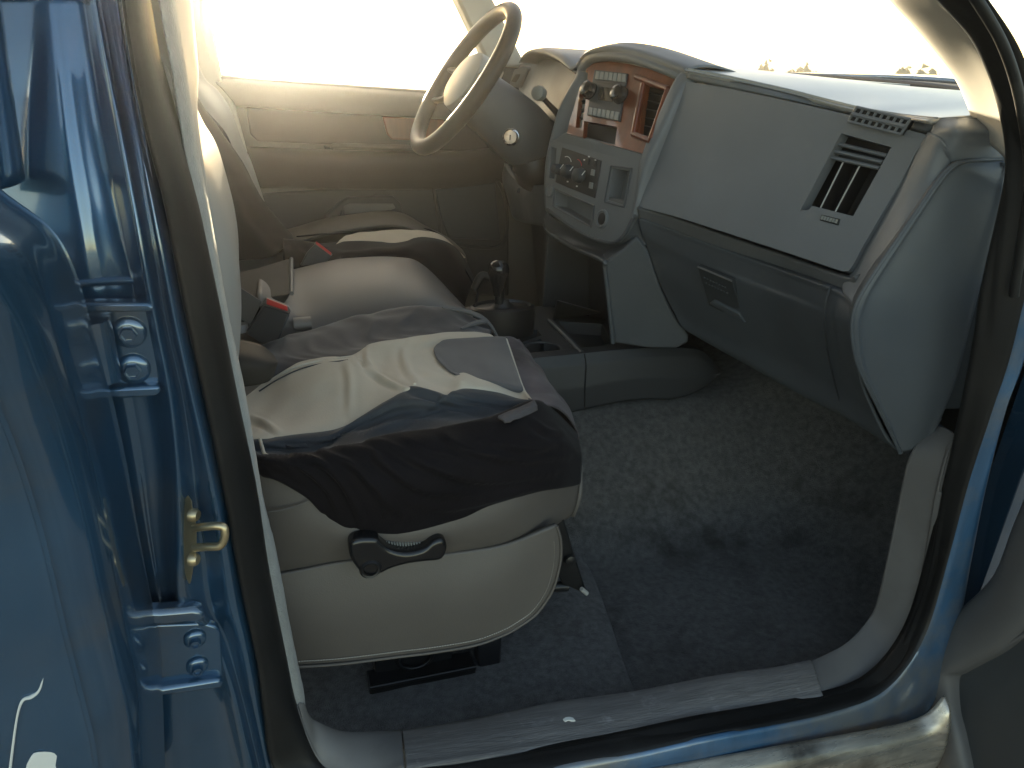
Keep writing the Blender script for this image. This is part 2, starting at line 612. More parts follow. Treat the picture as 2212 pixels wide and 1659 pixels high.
nx, ny = 120, 90
fv, ff = [], []
for i in range(nx):
    for j in range(ny):
        x = -1.2 + 2.55 * i / (nx - 1)
        y = -0.04 + 1.68 * j / (ny - 1)
        yy = y if y < 0.8 else 1.6 - y
        z = fl_z(x, max(yy, 0))
        if y < 0.0:
            z -= 0.02
        z += 0.004 * noise.noise(Vector((x * 7, y * 7, 0.3))) + 0.002 * noise.noise(Vector((x * 22, y * 22, 1.3)))
        fv.append(V(x, y, z))
for i in range(nx - 1):
    for j in range(ny - 1):
        ff.append((i * ny + j, (i + 1) * ny + j, (i + 1) * ny + j + 1, i * ny + j + 1))
car = link("floor_carpet", mesh("floor_carpet", fv, ff, orient=True), CARPET, truck, angle=80)
sm = car.modifiers.new("thickness", "SOLIDIFY")
sm.thickness = 0.006
sm.offset = -1
# raised carpet step under the seat
st_edge = [at(1215, 1180, z=-0.075), at(1252, 1245, z=-0.085), at(1290, 1350, z=-0.088), at(1318, 1440, z=-0.09), at(1345, 1512, z=-0.09)]
st_in = [V(-0.3, 0.42, -0.075), V(-0.3, 0.35, -0.085), V(-0.3, 0.22, -0.088), V(-0.3, 0.1, -0.09), V(-0.3, -0.02, -0.09)]
st_mid = [a * 0.55 + b * 0.45 + V(0, 0, 0.004) for a, b in zip(st_edge, st_in)]
loft("seat_floor_carpet", [st_in, st_mid, st_edge, [p + V(0.012, 0, -0.03) for p in st_edge]], CARPET_L, truck, nu=30, nv=30, thick=0.004,
     disp=lambda u, v, p: 0.002 * noise.noise(p * 20))

# roof, back wall, firewall and the far side of the cab
HEAD = BEIGE_D
slab("roof", [V(-1.25, -0.02, 1.24), V(0.55, -0.02, 1.24), V(0.55, 1.62, 1.24), V(-1.25, 1.62, 1.24)], (0, 0, 0.06), HEAD, truck, 0.01)
slab("back_wall", [V(-1.2, 0.0, -0.1), V(-1.2, 1.62, -0.1), V(-1.2, 1.62, 0.72), V(-1.2, 0.0, 0.72)], (-0.06, 0, 0), HEAD, truck, 0.01)
slab("firewall", [V(1.30, -0.03, -0.3), V(1.30, 1.65, -0.3), V(1.36, 1.65, 0.79), V(1.36, -0.03, 0.79)], (0.03, 0, 0), BLACK, truck, 0.004)
slab("far_pillar", [(380, -120, 1.6), (440, -120, 1.6), (474, 164, 1.6), (510, 235, 1.6), (560, 430, 1.6), (640, 640, 1.6), (540, 640, 1.6), (430, 300, 1.6)], (0, 0.06, 0), PILLAR, truck, 0.008)
slab("far_windshield_pillar", [V(0.66, 1.56, 0.80), V(0.78, 1.56, 0.80), V(0.47, 1.48, 1.24), V(0.38, 1.48, 1.24)][::-1], (0, 0.07, 0), PILLAR, truck, 0.01)
slab("far_rear_side", [V(-1.2, 1.62, -0.1), V(-0.12, 1.62, -0.1), V(-0.12, 1.62, 0.72), V(-1.2, 1.62, 0.72)], (0, 0.06, 0), DOORP, truck, 0.01)
slab("near_rear_side", [V(-1.2, 0.02, -0.1), V(-0.2, 0.02, -0.1), V(-0.2, 0.02, 0.72), V(-1.2, 0.02, 0.72)], (0, 0.05, 0), DOORP, truck, 0.01)
slab("far_cowl_side", [V(.93, 1.60, -.3), V(1.36, 1.60, -.3), V(1.36, 1.60, .77), V(.82, 1.60, .77), V(.82, 1.60, .6)], (0, .06, 0), BLACK, truck, .004)
# roof rail above the open doorway
tube("roof_rail", [V(-1.2, -0.0, 1.22), V(0.2, 0.0, 1.22), V(0.5, 0.02, 1.18), V(0.62, 0.03, 1.05)], 0.04, PAINT, truck, samples=24)

# windscreen pane and front cowl, hood
ws = [V(1.33, 0.02, 0.808), V(1.33, 1.6, 0.808), V(0.55, 1.5, 1.24), V(0.55, 0.1, 1.24)]
slab("windscreen", ws, (0.004, 0, 0.006), GLASS_W, truck, 0)
slab("cowl", [V(1.34, -0.02, 0.80), V(1.34, 1.64, 0.80), V(1.55, 1.64, 0.805), V(1.55, -0.02, 0.805)], (0, 0, -0.03), BLACK, truck, 0.004)
hr = []
for x, dz in ((1.50, 0.0), (1.7, 0.006), (2.0, 0.004), (2.35, -0.02), (2.6, -0.08)):
    hr.append([V(x, -0.05, 0.765 + dz), V(x, 0.15, 0.805 + dz), V(x, 0.5, 0.818 + dz), V(x, 0.8, 0.824 + dz), V(x, 1.1, 0.818 + dz), V(x, 1.45, 0.805 + dz), V(x, 1.65, 0.765 + dz)])
loft("hood", hr, PAINT, truck, nu=50, nv=30, thick=0.01)
slab("fender", [V(1.34, -0.06, -0.3), V(2.6, -0.06, -0.3), V(2.6, -0.06, 0.66), V(1.34, -0.04, 0.74)], (0, 0.03, 0), PAINT, truck, 0.01)
tube("wiper", [at(1700, 163, x=1.40), at(1803, 167, x=1.40), at(1982, 182, x=1.40), at(2100, 197, x=1.40)], 0.006, BLACK, truck, samples=20)

# passenger windscreen pillar trim
a_in = [(1890, -60, 0.085), (1934, 0, 0.08), (1982, 52, 0.08), (2041, 123, 0.08), (2081, 179, 0.08), (2111, 252, 0.08), (2120, 300, 0.085)]
a_out = [(1970, -70, 0.01), (2030, 0, 0.005), (2070, 40, 0.005), (2116, 100, 0.005), (2146, 175, 0.005), (2168, 260, 0.005), (2181, 353, 0.005)]
a_mid = [((a[0] + b[0]) / 2 + 4, (a[1] + b[1]) / 2, 0.035) for a, b in zip(a_in, a_out)]
loft("windscreen_pillar_trim", [[P(p) + V(0.02, 0.03, 0) for p in a_in], a_in, a_mid, a_out, [P(p) + V(0.02, 0.02, 0) for p in a_out]], PILLAR, truck, nu=40, nv=20)

# near pillar interior trim, top left of doorway
b_l = [(305, -30, 0.02), (316, 60, 0.02), (330, 115, 0.02), (366, 155, 0.02), (384, 260, 0.025), (410, 420, 0.03), (440, 600, 0.03)]
b_m = [(350, -30, 0.06), (362, 60, 0.06), (376, 110, 0.06), (392, 160, 0.06), (402, 260, 0.05), (426, 420, 0.045), (452, 600, 0.04)]
b_r = [(400, -30, 0.16), (408, 60, 0.16), (412, 110, 0.16), (414, 160, 0.16), (410, 260, 0.08), (432, 420, 0.06), (458, 600, 0.05)]
loft("pillar_inner_trim", [b_l, b_m, b_r, [P(p) + V(-0.06, 0.0, 0) for p in b_r]], PILLAR, truck, nu=24, nv=16)

# ================================================================== door seal
seal = thing("door_seal", "dark rubber door seal running round the passenger doorway", "door seal", (0.4, -0.05, 0))
SO = [(262, -60, -.03), (268, 0, -.03), (288, 132, -.03), (314, 265, -.03), (357, 430, -.03), (379, 549, -.03), (405, 681, -.03), (438, 830, -.03), (473, 995, -.03), (493, 1097, -.03), (520, 1251, -.03), (558, 1433, -.03), (573, 1544, -.035), (595, 1659, -.045), (690, 1745, -.08), (900, 1722, -.10), (990, 1703, -.102), (1080, 1682, -.104), (1168, 1662, -.105), (1371, 1622, -.105), (1525, 1588, -.105), (1700, 1556, -.1), (1798, 1533, -.095), (1888, 1501, -.09), (1952, 1442, -.08), (2002, 1351, -.065), (2048, 1192, -.05), (2088, 1042, -.045), (2142, 879, -.045), (2175, 780, -.045), (2212, 631, -.045), (2255, 400, -.045), (2240, 240, -.045), (2200, 110, -.04), (2130, 0, -.04), (2080, -60, -.04)]
SI = [(310, -60, .0), (314, 0, .0), (338, 132, .0), (376, 265, .0), (420, 430, .0), (446, 549, .0), (473, 681, .0), (503, 830, .0), (537, 995, .0), (556, 1097, .0), (581, 1251, .0), (618, 1433, .0), (643, 1544, -.01), (699, 1659, -.03), (790, 1690, -.06), (900, 1661, -.07), (990, 1649, -.072), (1080, 1634, -.074), (1168, 1619, -.075), (1371, 1582, -.075), (1525, 1556, -.075), (1690, 1524, -.07), (1775, 1506, -.07), (1857, 1479, -.065), (1920, 1429, -.055), (1968, 1338, -.04), (2006, 1215, -.025), (2038, 1042, -.015), (2075, 860, -.01), (2098, 740, -.01), (2122, 620, -.01), (2178, 353, -.005), (2161, 238, -.005), (2137, 159, -.005), (2098, 79, -.005), (2030, 0, -.005), (1975, -60, -.005)]
so, si = [P(p) for p in SO], [P((p[0] + (5 if 23 <= k <= 29 else 0), p[1] + (4 if 14 <= k <= 26 else 0), p[2])) for k, p in enumerate(SI)]
def outw(a, b, k):
    m = (a + b) / 2
    d = CP - m
    d /= np.linalg.norm(d)
    return m + d * k
blg = [.010 if i < 13 else .004 if i < 30 else .006 for i in range(len(so))]
q1 = [a * .75 + b * .25 + (outw(a, b, .8 * k) - (a + b) / 2) for a, b, k in zip(so, si, blg)]
q2 = [a * .35 + b * .65 + (outw(a, b, k) - (a + b) / 2) for a, b, k in zip(so, si, blg)]
bk = [p + V(0, 0.035, 0) for p in so]
bi = [p + (V(0, .03, 0) if k < 13 else V(0, .004, -.03) if k < 23 else V(.03, .004, -.01)) for k, p in enumerate(si)]
loft("seal_tube", [bk, so, q1, q2, si, bi], RUBBER, seal, nu=260, nv=22, thick=0.002)
# outer ridge of the seal on the front pillar
rg = [P(p) for p in [(2190, 640, -.05), (2222, 400, -.05), (2208, 240, -.05), (2172, 110, -.05), (2110, 0, -.05), (2060, -60, -.05)]]
tube("seal_ridge", rg, 0.006, RUBBER, seal, samples=30)
# pale lip along the rear edge
LR = [(366, -40, .03), (378, 30, .03), (389, 100, .025), (398, 150, .02), (404, 190, .02), (411, 240, .02), (420, 298, .02), (424, 331, .02), (446, 440, .02), (466, 549, .02), (496, 714, .02), (532, 879, .02), (569, 1097, .02), (599, 1220, .02), (632, 1396, .015), (660, 1528, .005)]
LL = [(338, -40, .01), (351, 30, .01), (364, 100, .005), (374, 150, .0), (380, 190, .0), (388, 240, .0), (397, 298, .0), (402, 331, .0), (424, 440, .0), (445, 549, .0), (478, 714, .0), (513, 879, .0), (556, 1097, .0), (577, 1220, .0), (610, 1396, .0), (641, 1528, -.005)]
ll, lr = [P(p) for p in LL], [P(p) for p in LR]
lm = [outw(a, b, .004) for a, b in zip(ll, lr)]
loft("seal_lip", [ll, lm, lr, [p + V(0, .03, 0) for p in lr]], LIP, seal, nu=160, nv=10, thick=0.002,
     disp=lambda u, v, p: 0.0005 * noise.noise(p * 160))

# ================================================================== sill and kick trim
sill = thing("sill_trim", "scuffed light grey plastic sill trim along the bottom of the doorway", "sill trim", (0.5, -0.04, 0))
IN = [(652, 1520, .0), (664, 1548, .0), (684, 1566, .0), (748, 1588, .0), (866, 1584, .0), (960, 1570, .0), (1049, 1554, .0), (1207, 1522, .0), (1371, 1499, -.005), (1548, 1465, -.01), (1680, 1446, -.01), (1752, 1431, -.01), (1829, 1392, .0), (1879, 1338, .02), (1902, 1279, .03), (1934, 1133, .045), (1952, 1042, .05), (1972, 975, .05), (2021, 918, .055)]
OU = [(640, 1525, -.004), (660, 1590, -.016), (699, 1655, -.03), (790, 1688, -.055), (874, 1662, -.066), (965, 1650, -.07), (1060, 1636, -.072), (1207, 1612, -.072), (1371, 1582, -.072), (1525, 1556, -.072), (1690, 1524, -.067), (1775, 1506, -.067), (1862, 1487, -.062), (1929, 1434, -.052), (1973, 1341, -.036), (2006, 1215, -.02), (2034, 1060, -.01), (2048, 1000, -.008), (2064, 944, -.005)]
ii, oo = [P(p) for p in IN], [P(p) for p in OU]
fl_in = [V(0, .012, -.14)] * 11 + [V(.01, .014, -.12), V(.03, .02, -.07), V(.03, .02, -.02)] + [V(.03, .02, 0)] * 6
def trim_part(name, a, b, material):
    i0, o0 = ii[a:b + 1], oo[a:b + 1]
    mids = [p * .5 + q * .5 + V(0, 0, .004) for p, q in zip(i0, o0)]
    q2 = [p * .15 + q * .85 + V(0, 0, .002) for p, q in zip(i0, o0)]
    loft(name, [[p + fl_in[a + k] for k, p in enumerate(i0)], [p + fl_in[a + k] * .4 for k, p in enumerate(i0)], [p + fl_in[a + k] * .06 for k, p in enumerate(i0)], i0, mids, q2, o0, [q + V(0, .006, -.02) for q in o0]], material, sill, nu=24 * (b - a), nv=26, thick=0.003)
trim_part("corner_trim", 0, 4, TRIM)
ii[4] = P((869, 1584, .0)); oo[4] = P((878, 1661, -.066))
trim_part("scuff_plate", 4, 11, SCUFF)
trim_part("kick_panel", 11, 18, TRIM)
# raised ribs of the scuff plate
for k in range(4):
    t = .28 + .14 * k
    rib = [ii[j] * (1 - t) + oo[j] * t + V(0, 0, .0035) for j in range(6, 10)]
    tube("rib", rib, 0.0022, SCUFF, sill, samples=30, n=6, flat=.6)
# white scuff mark
ch = [(1216, 1553), (1222, 1549), (1230, 1548), (1238, 1550), (1243, 1556), (1236, 1557), (1228, 1555), (1221, 1558)]
slab("white_patch", [at(x, y, z=.0085) for x, y in ch], (0, 0, -.002), OFF_WHITE, sill, 0.0003)

# ================================================================== rear door edge (left)
rdoor = thing("rear_door", "glossy blue rear door with its front edge and hinges showing", "rear door", (-0.2, -0.1, 0))
ed = [V(-.20, -.17, .90), V(-.20, -.165, .80), V(-.19, -.14, .75), (110, 500, -.105), (165, 600, -.08), (200, 720, -.065), (238, 850, -.055), (272, 1000, -.05), (300, 1160, -.05), (325, 1290, -.05), (345, 1400, -.05), (352, 1520, -.05), (358, 1700, -.05)]
ed = [P(p) for p in ed]
n_ = len(ed)
def sh(dx, dy):
    return [p + V(dx, dy, 0) for p in ed]
loft("door_edge", [sh(-.03, .05), sh(-.006, .02), ed, sh(-.004, -.03), sh(-.010, -.07), sh(-.022, -.095), sh(-.045, -.112), sh(-.09, -.12), sh(-.5, -.125)], PAINT, rdoor, nu=70, nv=60, thick=0.004)
# upper window frame of the rear door
tf = [V(-.215, -.05, .73), V(-.212, -.04, .82), V(-.205, -.03, .95), V(-.2, -.02, 1.1)]
loft("window_frame", [[p + V(-.08, .02, 0) for p in tf], [p + V(-.05, -.01, 0) for p in tf], tf, [p + V(.012, .03, 0) for p in tf], [p + V(.01, .06, 0) for p in tf]], PAINT, rdoor, nu=24, nv=24, thick=.004)
# white scratch down to bare primer
sp = [(105, 1412), (97, 1450), (85, 1490), (68, 1505), (50, 1512), (40, 1535), (32, 1580), (22, 1659)]


def on_edge(px, py):
    """point of the door edge face under a photo pixel"""
    d = RM @ _ray(px, py)
    best = None
    for k in range(900):
        t = .3 + k * .0008
        p = CP + d / np.linalg.norm(d) * t
        z = p[2]
        ex = np.interp(z, [q[2] for q in ed][::-1], [q[0] for q in ed][::-1])
        ey = np.interp(z, [q[2] for q in ed][::-1], [q[1] for q in ed][::-1])
        u = p[1] - ey
        fx = ex + np.interp(u, [-.125, -.12, -.112, -.095, -.07, -.03, 0], [-.5, -.09, -.045, -.022, -.010, -.004, 0])
        if p[0] < fx:
            return p
        best = p
    return best


sc = []
for i, (x, y) in enumerate(sp):
    q = on_edge(x, y)
    sc.append(q + (CP - q) * .004)
tube("scratch", sc, .0018, OFF_WHITE, rdoor, samples=40, n=6, radii=[.0005, .0008, .0010, .0017, .0013, .0010, .0010, .0012])
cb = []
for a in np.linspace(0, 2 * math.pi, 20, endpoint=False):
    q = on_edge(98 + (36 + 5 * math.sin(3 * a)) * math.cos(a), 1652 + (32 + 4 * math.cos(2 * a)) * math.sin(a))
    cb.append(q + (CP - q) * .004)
slab("white_patch", cb, (-.002, .001, 0), OFF_WHITE, rdoor, .0004)  # plain white oval on the door edge face

UH = PL((200, 670, -.03), (340, 690, -.03), (345, 850, -.03))
LHG = PL((345, 1350, -.04), (475, 1355, -.035), (480, 1480, -.035))
def bolt(pl, cx, cy, r, parent):
    c = pl.at(cx, cy, .001)
    turned("bolt", c, pl.n, [(r, 0), (r, .0015), (r * .93, .003), (r * .6, .0048), (r * .56, .0048), (r * .56, .005)], PAINT, parent, 28)
    turned("bolt_head", c, pl.n, [(r * .52, .004), (r * .52, .009), (r * .46, .011), (r * .36, .011), (r * .33, .0085)], PAINT, parent, 6)
h1 = slab("hinge", UH.pts([(150, 664), (326, 662), (333, 668), (347, 845), (338, 856), (262, 857), (180, 850)]), -UH.n * .012, PAINT, rdoor, .0025, label="upper hinge with two bolts on its leaf")
slab("hinge_flange", UH.pts([(150, 655), (320, 655), (332, 662), (332, 674), (150, 678)], .012), -UH.n * .016, PAINT, h1, .003)
slab("hinge_flange", UH.pts([(190, 842), (258, 838), (343, 834), (348, 846), (338, 858), (264, 862), (190, 860)], .012), -UH.n * .016, PAINT, h1, .003)
tube("hinge_knuckle", [UH.at(196, 690, .012), UH.at(222, 820, .012)], .016, PAINT, h1, n=20)
bolt(UH, 279, 718, .0145, h1)
bolt(UH, 288, 797, .0145, h1)
h2 = slab("hinge", LHG.pts([(300, 1352), (440, 1346), (470, 1356), (476, 1368), (484, 1470), (476, 1482), (300, 1498)]), -LHG.n * .012, PAINT, rdoor, .0025, label="lower hinge with two bolts on its leaf")
slab("hinge_flange", LHG.pts([(230, 1318), (345, 1322), (420, 1316), (446, 1326), (444, 1344), (345, 1354), (230, 1352)], .014), -LHG.n * .02, PAINT, h2, .005)
slab("hinge_flange", LHG.pts([(230, 1480), (345, 1488), (470, 1468), (484, 1474), (480, 1488), (345, 1506), (230, 1500)], .010), -LHG.n * .016, PAINT, h2, .004)
bolt(LHG, 421, 1380, .0115, h2)
bolt(LHG, 426, 1438, .0115, h2)

# ================================================================== striker
strk = thing("door_striker", "brassy steel door striker loop bolted to the blue pillar", "door striker", tuple(P((410, 1180, -.03))))
sc0 = [P((404, 1082, -.040)), P((414, 1080, -.046)), P((416, 1110, -.048)), P((424, 1135, -.05)), P((424, 1190, -.05)), P((418, 1225, -.047)), P((410, 1262, -.042)), P((400, 1230, -.040)), P((398, 1150, -.040))]
slab("plate", sc0, (-.002, .006, 0), METAL, strk, .0012, smooth=40)
tube("loop", [(420, 1140, -.046), (440, 1138, -.056), (466, 1136, -.062), (482, 1139, -.064), (486, 1152, -.065), (482, 1170, -.065), (472, 1180, -.064), (448, 1181, -.058), (420, 1183, -.048)], .0042, METAL, strk, samples=50, n=12)
for cy in (1112, 1208):
    turned("boss", P((416, cy, -.046)), (1, -.5, 0), [(.007, -.002), (.007, .003), (.005, .006), (.001, .006)], METAL, strk, 16)

# ================================================================== open passenger door (right)
pdoor = thing("passenger_door", "grey inner panel edge of the open passenger door", "door", (1.0, -.2, 0))
DX = .98
DOORT = mat("grey_door_trim", (0.085, 0.084, 0.084), 0.5, var=0.08, bump=0.2, bscale=700, bdist=0.0006, rvar=0.08)
def D(px, py, x=DX):
    return at(px, py, x=x)
e0 = [D(2240, 1010), D(2190, 1130), D(2143, 1247), D(2070, 1324), D(2025, 1392), D(2011, 1442), D(1998, 1474), D(1985, 1530), D(1979, 1580), D(1975, 1690)]
e1 = [D(2290, 1210, .965), D(2250, 1290, .965), D(2205, 1350, .965), D(2150, 1400, .965), D(2095, 1432, .965), D(2060, 1452, .965), D(2044, 1466, .965), D(2046, 1530, .965), D(2060, 1590, .965), D(2080, 1690, .965)]
em = [(a + b) / 2 + V(-.012, 0, .002) for a, b in zip(e0, e1)]
loft("door_panel", [[p + V(.05, .01, 0) for p in e0], e0, em, e1, [p + V(.03, -.01, 0) for p in e1]], DOORT, pdoor, nu=80, nv=24, thick=.004)
g0 = [D(2280, 1330, .975), D(2212, 1370, .975), D(2130, 1415, .975), D(2052, 1460, .975), D(2058, 1530, .975), D(2075, 1600, .975), D(2096, 1700, .975)]
slab("door_pocket", [D(2300, 1310, .985), D(2212, 1362, .985), D(2045, 1455, .985), D(2060, 1560, .985), D(2100, 1720, .985), D(2300, 1720, .985)], (.02, 0, 0), DASH_DK, pdoor, .002)
tube("pocket_rim", g0, .004, DOORT, pdoor, samples=50)
slab("door_shell", [V(1.03, -.06, -.3), V(1.03, -.9, -.3), V(1.03, -.9, .6), V(1.03, -.10, .6)], (.06, 0, 0), PAINT, pdoor, .01)

# ================================================================== dashboard
dash = thing("dashboard", "grey moulded plastic dashboard across the front of the cab", "dashboard", (1.0, .8, .3))
prism("dash_core", [(.925, .755), (.86, .57), (.86, .5), (.97, .35), (1.28, .33), (1.28, .74)], .085, .60, DASH_DK, dash)
prism("dash_core", [(.86, .765), (.83, .57), (.83, .48), (.90, .36), (1.28, .31), (1.28, .74)], .60, 1.58, DASH_DK, dash)
UPP = PL((1486, 171, .62), (2006, 288, .12), (1823, 587, .15))
DD = -UPP.n
VO = [(1815, 286), (1926, 317), (1843, 468), (1829, 464), (1757, 446), (1752, 456), (1724, 459)]
vent_cut = [(1817, 288), (1925, 318), (1843, 467), (1753, 444), (1748, 452), (1727, 457)]
panel = slab("upper_panel", UPP.pts([(1482, 176), (1560, 188), (1660, 209), (1760, 231), (1850, 252), (1930, 272), (1998, 290), (2002, 296), (1978, 330), (1946, 392), (1900, 470), (1862, 535), (1842, 574), (1832, 586), (1818, 586), (1700, 546), (1560, 500), (1460, 468), (1392, 450), (1378, 444), (1380, 420), (1392, 360), (1420, 298), (1450, 240), (1470, 194)]), DD * .02, DASH, dash, .004,
             cuts=[(UPP.pts(vent_cut), DD * .06)])
# padded dash top
tp0 = [(1484, 168, .622), (1560, 184, .55), (1660, 205, .45), (1760, 227, .36), (1850, 247, .27), (1930, 267, .2), (2008, 286, .125)]
tp1 = [(1488, 158, .622), (1565, 172, .55), (1670, 195, .45), (1770, 218, .36), (1856, 239, .27), (1940, 256, .2), (2020, 272, .115)]
tp2 = [(1498, 149, .63), (1580, 166, .55), (1690, 190, .45), (1780, 213, .36), (1860, 233, .27), (1945, 247, .2), (2026, 256, .11)]
loft("top_pad_edge", [off(tp0, -.001, -.0005, 0), off(tp1, -.002, -.0005, .0005), off(tp2, -.001, -.0005, .0015)], DASH, dash, nu=50, nv=14, thick=.001)
pb = [V(x, y, .816) for x, y in [(1.3, .66), (1.3, .56), (1.3, .46), (1.3, .36), (1.3, .27), (1.3, .18), (1.28, .06)]]
pm = [P(a) * .5 + b * .5 + V(0, 0, .004) for a, b in zip(tp2, pb)]
loft("top_pad", [off(tp0, .012, 0, -.006), tp0, tp1, tp2, pm, pb], DASH_TOP, dash, nu=60, nv=30, thick=.006)
# rest of the dash top on the driver's half
loft("top_pad", [[V(.80, .62, .80), V(.76, .8, .82), V(.74, 1.0, .81), V(.76, 1.2, .80), V(.80, 1.45, .79), V(.82, 1.6, .77)],
                 [V(.85, .62, .815), V(.82, .8, .835), V(.83, 1.0, .825), V(.86, 1.2, .82), V(.87, 1.45, .80), V(.88, 1.6, .78)],
                 [V(1.3, .62, .814), V(1.3, .8, .814), V(1.3, 1.0, .814), V(1.3, 1.2, .814), V(1.3, 1.45, .81), V(1.3, 1.6, .80)]], DASH_TOP, dash, nu=50, nv=20, thick=.006)
# defroster grille straddling the seam
gq = [(1851, 231), (1966, 258), (1946, 290), (1832, 262)]
gr = slab("defrost_grille", UPP.pts(gq, .007), DD * .012, BLACK, dash, .0006, label="small black slotted defroster grille near the windscreen pillar")
for k in range(9):
    a, b = np.array(gq[0]) * (1 - k / 8) + np.array(gq[1]) * k / 8, np.array(gq[3]) * (1 - k / 8) + np.array(gq[2]) * k / 8
    tube("grille_bar", [UPP.at(*a, .0085), UPP.at(*b, .0085)], .0022, DASH, gr, n=6)
for t in (0, .5, 1):
    a, b = np.array(gq[0]) * (1 - t) + np.array(gq[3]) * t, np.array(gq[1]) * (1 - t) + np.array(gq[2]) * t
    tube("grille_bar", [UPP.at(*a, .0095), UPP.at(*b, .0095)], .0035 if t == .5 else .0022, DASH, gr, n=6)
# passenger air vent
vent = slab("air_vent", UPP.pts([(1812, 283), (1930, 316), (1843, 472), (1720, 462)], -.045), DD * .01, BLACK, dash, 0, label="dark rectangular air vent at the passenger end of the dash")
for k, (l, r) in enumerate([((1803, 309), (1918, 337)), ((1797, 325), (1909, 351)), ((1792, 339), (1902, 364))]):
    tube("louver", [UPP.at(*l, -.010), UPP.at(*r, -.010)], .0055, DASH, vent, n=10, flat=.55)
slab("louver", UPP.pts([(1800, 318), (1914, 346), (1902, 366), (1789, 338)], -.024), DD * .002, DASH_LOW, vent, 0)
for l, r in (((1824, 345), (1772, 450)), ((1860, 353), (1804, 458))):
    a, b = UPP.at(*l, -.010), UPP.at(*r, -.010)
    vn = slab("vane", [a, b, b + DD * .03, a + DD * .03], (.0014, .0014, 0), BLACK, vent, .0004)
    tube("vane_edge", [a, b], .0013, DASH_TOP, vn, n=6)
tw = slab("vent_thumbwheel", UPP.pts([(1774, 463), (1815, 473), (1811, 487), (1770, 476)], .0008), DD * .004, BLACK, vent, .0008)
for k in range(6):
    a = np.array((1778, 466)) * (1 - k / 5) + np.array((1808, 474)) * k / 5
    tube("thumbwheel_tooth", [UPP.at(a[0], a[1], .0022), UPP.at(a[0] - 3, a[1] + 8, .0022)], .0022, BUTTON, tw, n=6)
slab("vent_catch", UPP.pts([(1730, 452), (1752, 456), (1746, 463), (1724, 460)], -.001), DD * .01, TRIM, vent, .001)

# seam band under the upper panel
loft("seam_band", [[(1376, 448, .625), (1426, 462, .58), (1560, 508, .44), (1700, 556, .3), (1818, 596, .16), (1846, 596, .12)],
                   [(1382, 476, .625), (1430, 490, .58), (1560, 538, .44), (1700, 584, .3), (1815, 624, .16), (1850, 634, .12)]], DASH_DK2, dash, nu=40, nv=6, thick=.01)
# corner roll between panel and end cap
k0 = [(2004, 285, .122), (1980, 330, .126), (1948, 392, .132), (1905, 468, .142), (1868, 535, .148), (1842, 582, .152), (1822, 612, .155)]
k1 = [(2012, 288, .105), (1995, 330, .108), (1962, 400, .112), (1918, 475, .118), (1878, 545, .122), (1848, 600, .128), (1820, 628, .14)]
k2 = [(2030, 300, .085), (2022, 335, .085), (1990, 410, .088), (1945, 482, .088), (1898, 558, .09), (1860, 618, .095), (1835, 650, .10)]
k3 = [(2045, 320, .075), (2052, 352, .075), (2026, 388, .076), (1965, 478, .077), (1910, 560, .078), (1866, 624, .08), (1846, 664, .08)]
loft("corner_panel", [off(k0, .012, .0, 0), k0, k1, k2, k3, off(k3, .01, .01, 0)], DASH, dash, nu=50, nv=30, thick=.004)
# top corner of the end
loft("end_top", [[(2022, 256, .115), (2014, 276, .11), (2012, 290, .105), (2036, 320, .08), (2050, 352, .076)],
                 [(2070, 254, .09), (2064, 276, .07), (2062, 300, .068), (2062, 325, .068), (2066, 352, .07)],
                 [(2110, 256, .085), (2112, 278, .06), (2114, 300, .06), (2116, 322, .06), (2118, 350, .062)],
                 [(2142, 258, .08), (2152, 280, .055), (2158, 300, .055), (2164, 322, .055), (2168, 350, .055)],
                 [P((2142, 258, .08)) + V(.05, .03, 0), P((2152, 280, .055)) + V(.05, .03, 0), P((2158, 300, .055)) + V(.05, .03, 0), P((2164, 322, .055)) + V(.05, .03, 0), P((2168, 350, .055)) + V(.05, .03, 0)]], DASH, dash, nu=30, nv=40, thick=.004)
slab("end_lid", [(2024, 255, .13), (2026, 254, .112), (2070, 252, .088), (2110, 254, .083), (2142, 256, .078), P((2142, 256, .078)) + V(.1, .08, 0), P((2024, 255, .13)) + V(.14, .05, 0)], (0, 0, -.01), DASH, dash, .002)

# end cap
ec_l = [(2172, 344, .055), (2120, 345, .06), (2070, 350, .066), (2046, 364, .07), (2020, 394, .072), (1965, 474, .073), (1905, 562, .074), (1866, 622, .075), (1846, 662, .075), (1838, 700, .075), (1842, 750, .075), (1856, 800, .074), (1892, 872, .07), (1925, 938, .066), (1944, 978, .063)]
ec_r = [(2174, 350, .045), (2174, 375, .042), (2173, 400, .04), (2170, 425, .04), (2166, 450, .04), (2157, 490, .04), (2142, 548, .04), (2130, 592, .04), (2119, 631, .04), (2100, 705, .04), (2085, 765, .04), (2068, 825, .04), (2045, 885, .042), (2025, 930, .045), (2000, 966, .05)]
el, er = [P(p) for p in ec_l], [P(p) for p in ec_r]
rows = [[p + V(.012, .02, 0) for p in el], el]
for t in (.06, .12, .3, .6, .85, 1.0):
    bul = .002 * math.sin(math.pi * min(1, t * 1.0)) + (.004 if t < .1 else 0)
    rows.append([a * (1 - t) + b * t + V(-.004, -bul, 0) for a, b in zip(el, er)])
rows.append([p + V(.02, .03, 0) for p in er])
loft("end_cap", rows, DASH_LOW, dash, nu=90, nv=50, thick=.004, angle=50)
tube("end_cap_ridge", [p + V(.0, -.0015, 0) for p in el], .003, DASH_LOW, dash, samples=90, n=10)

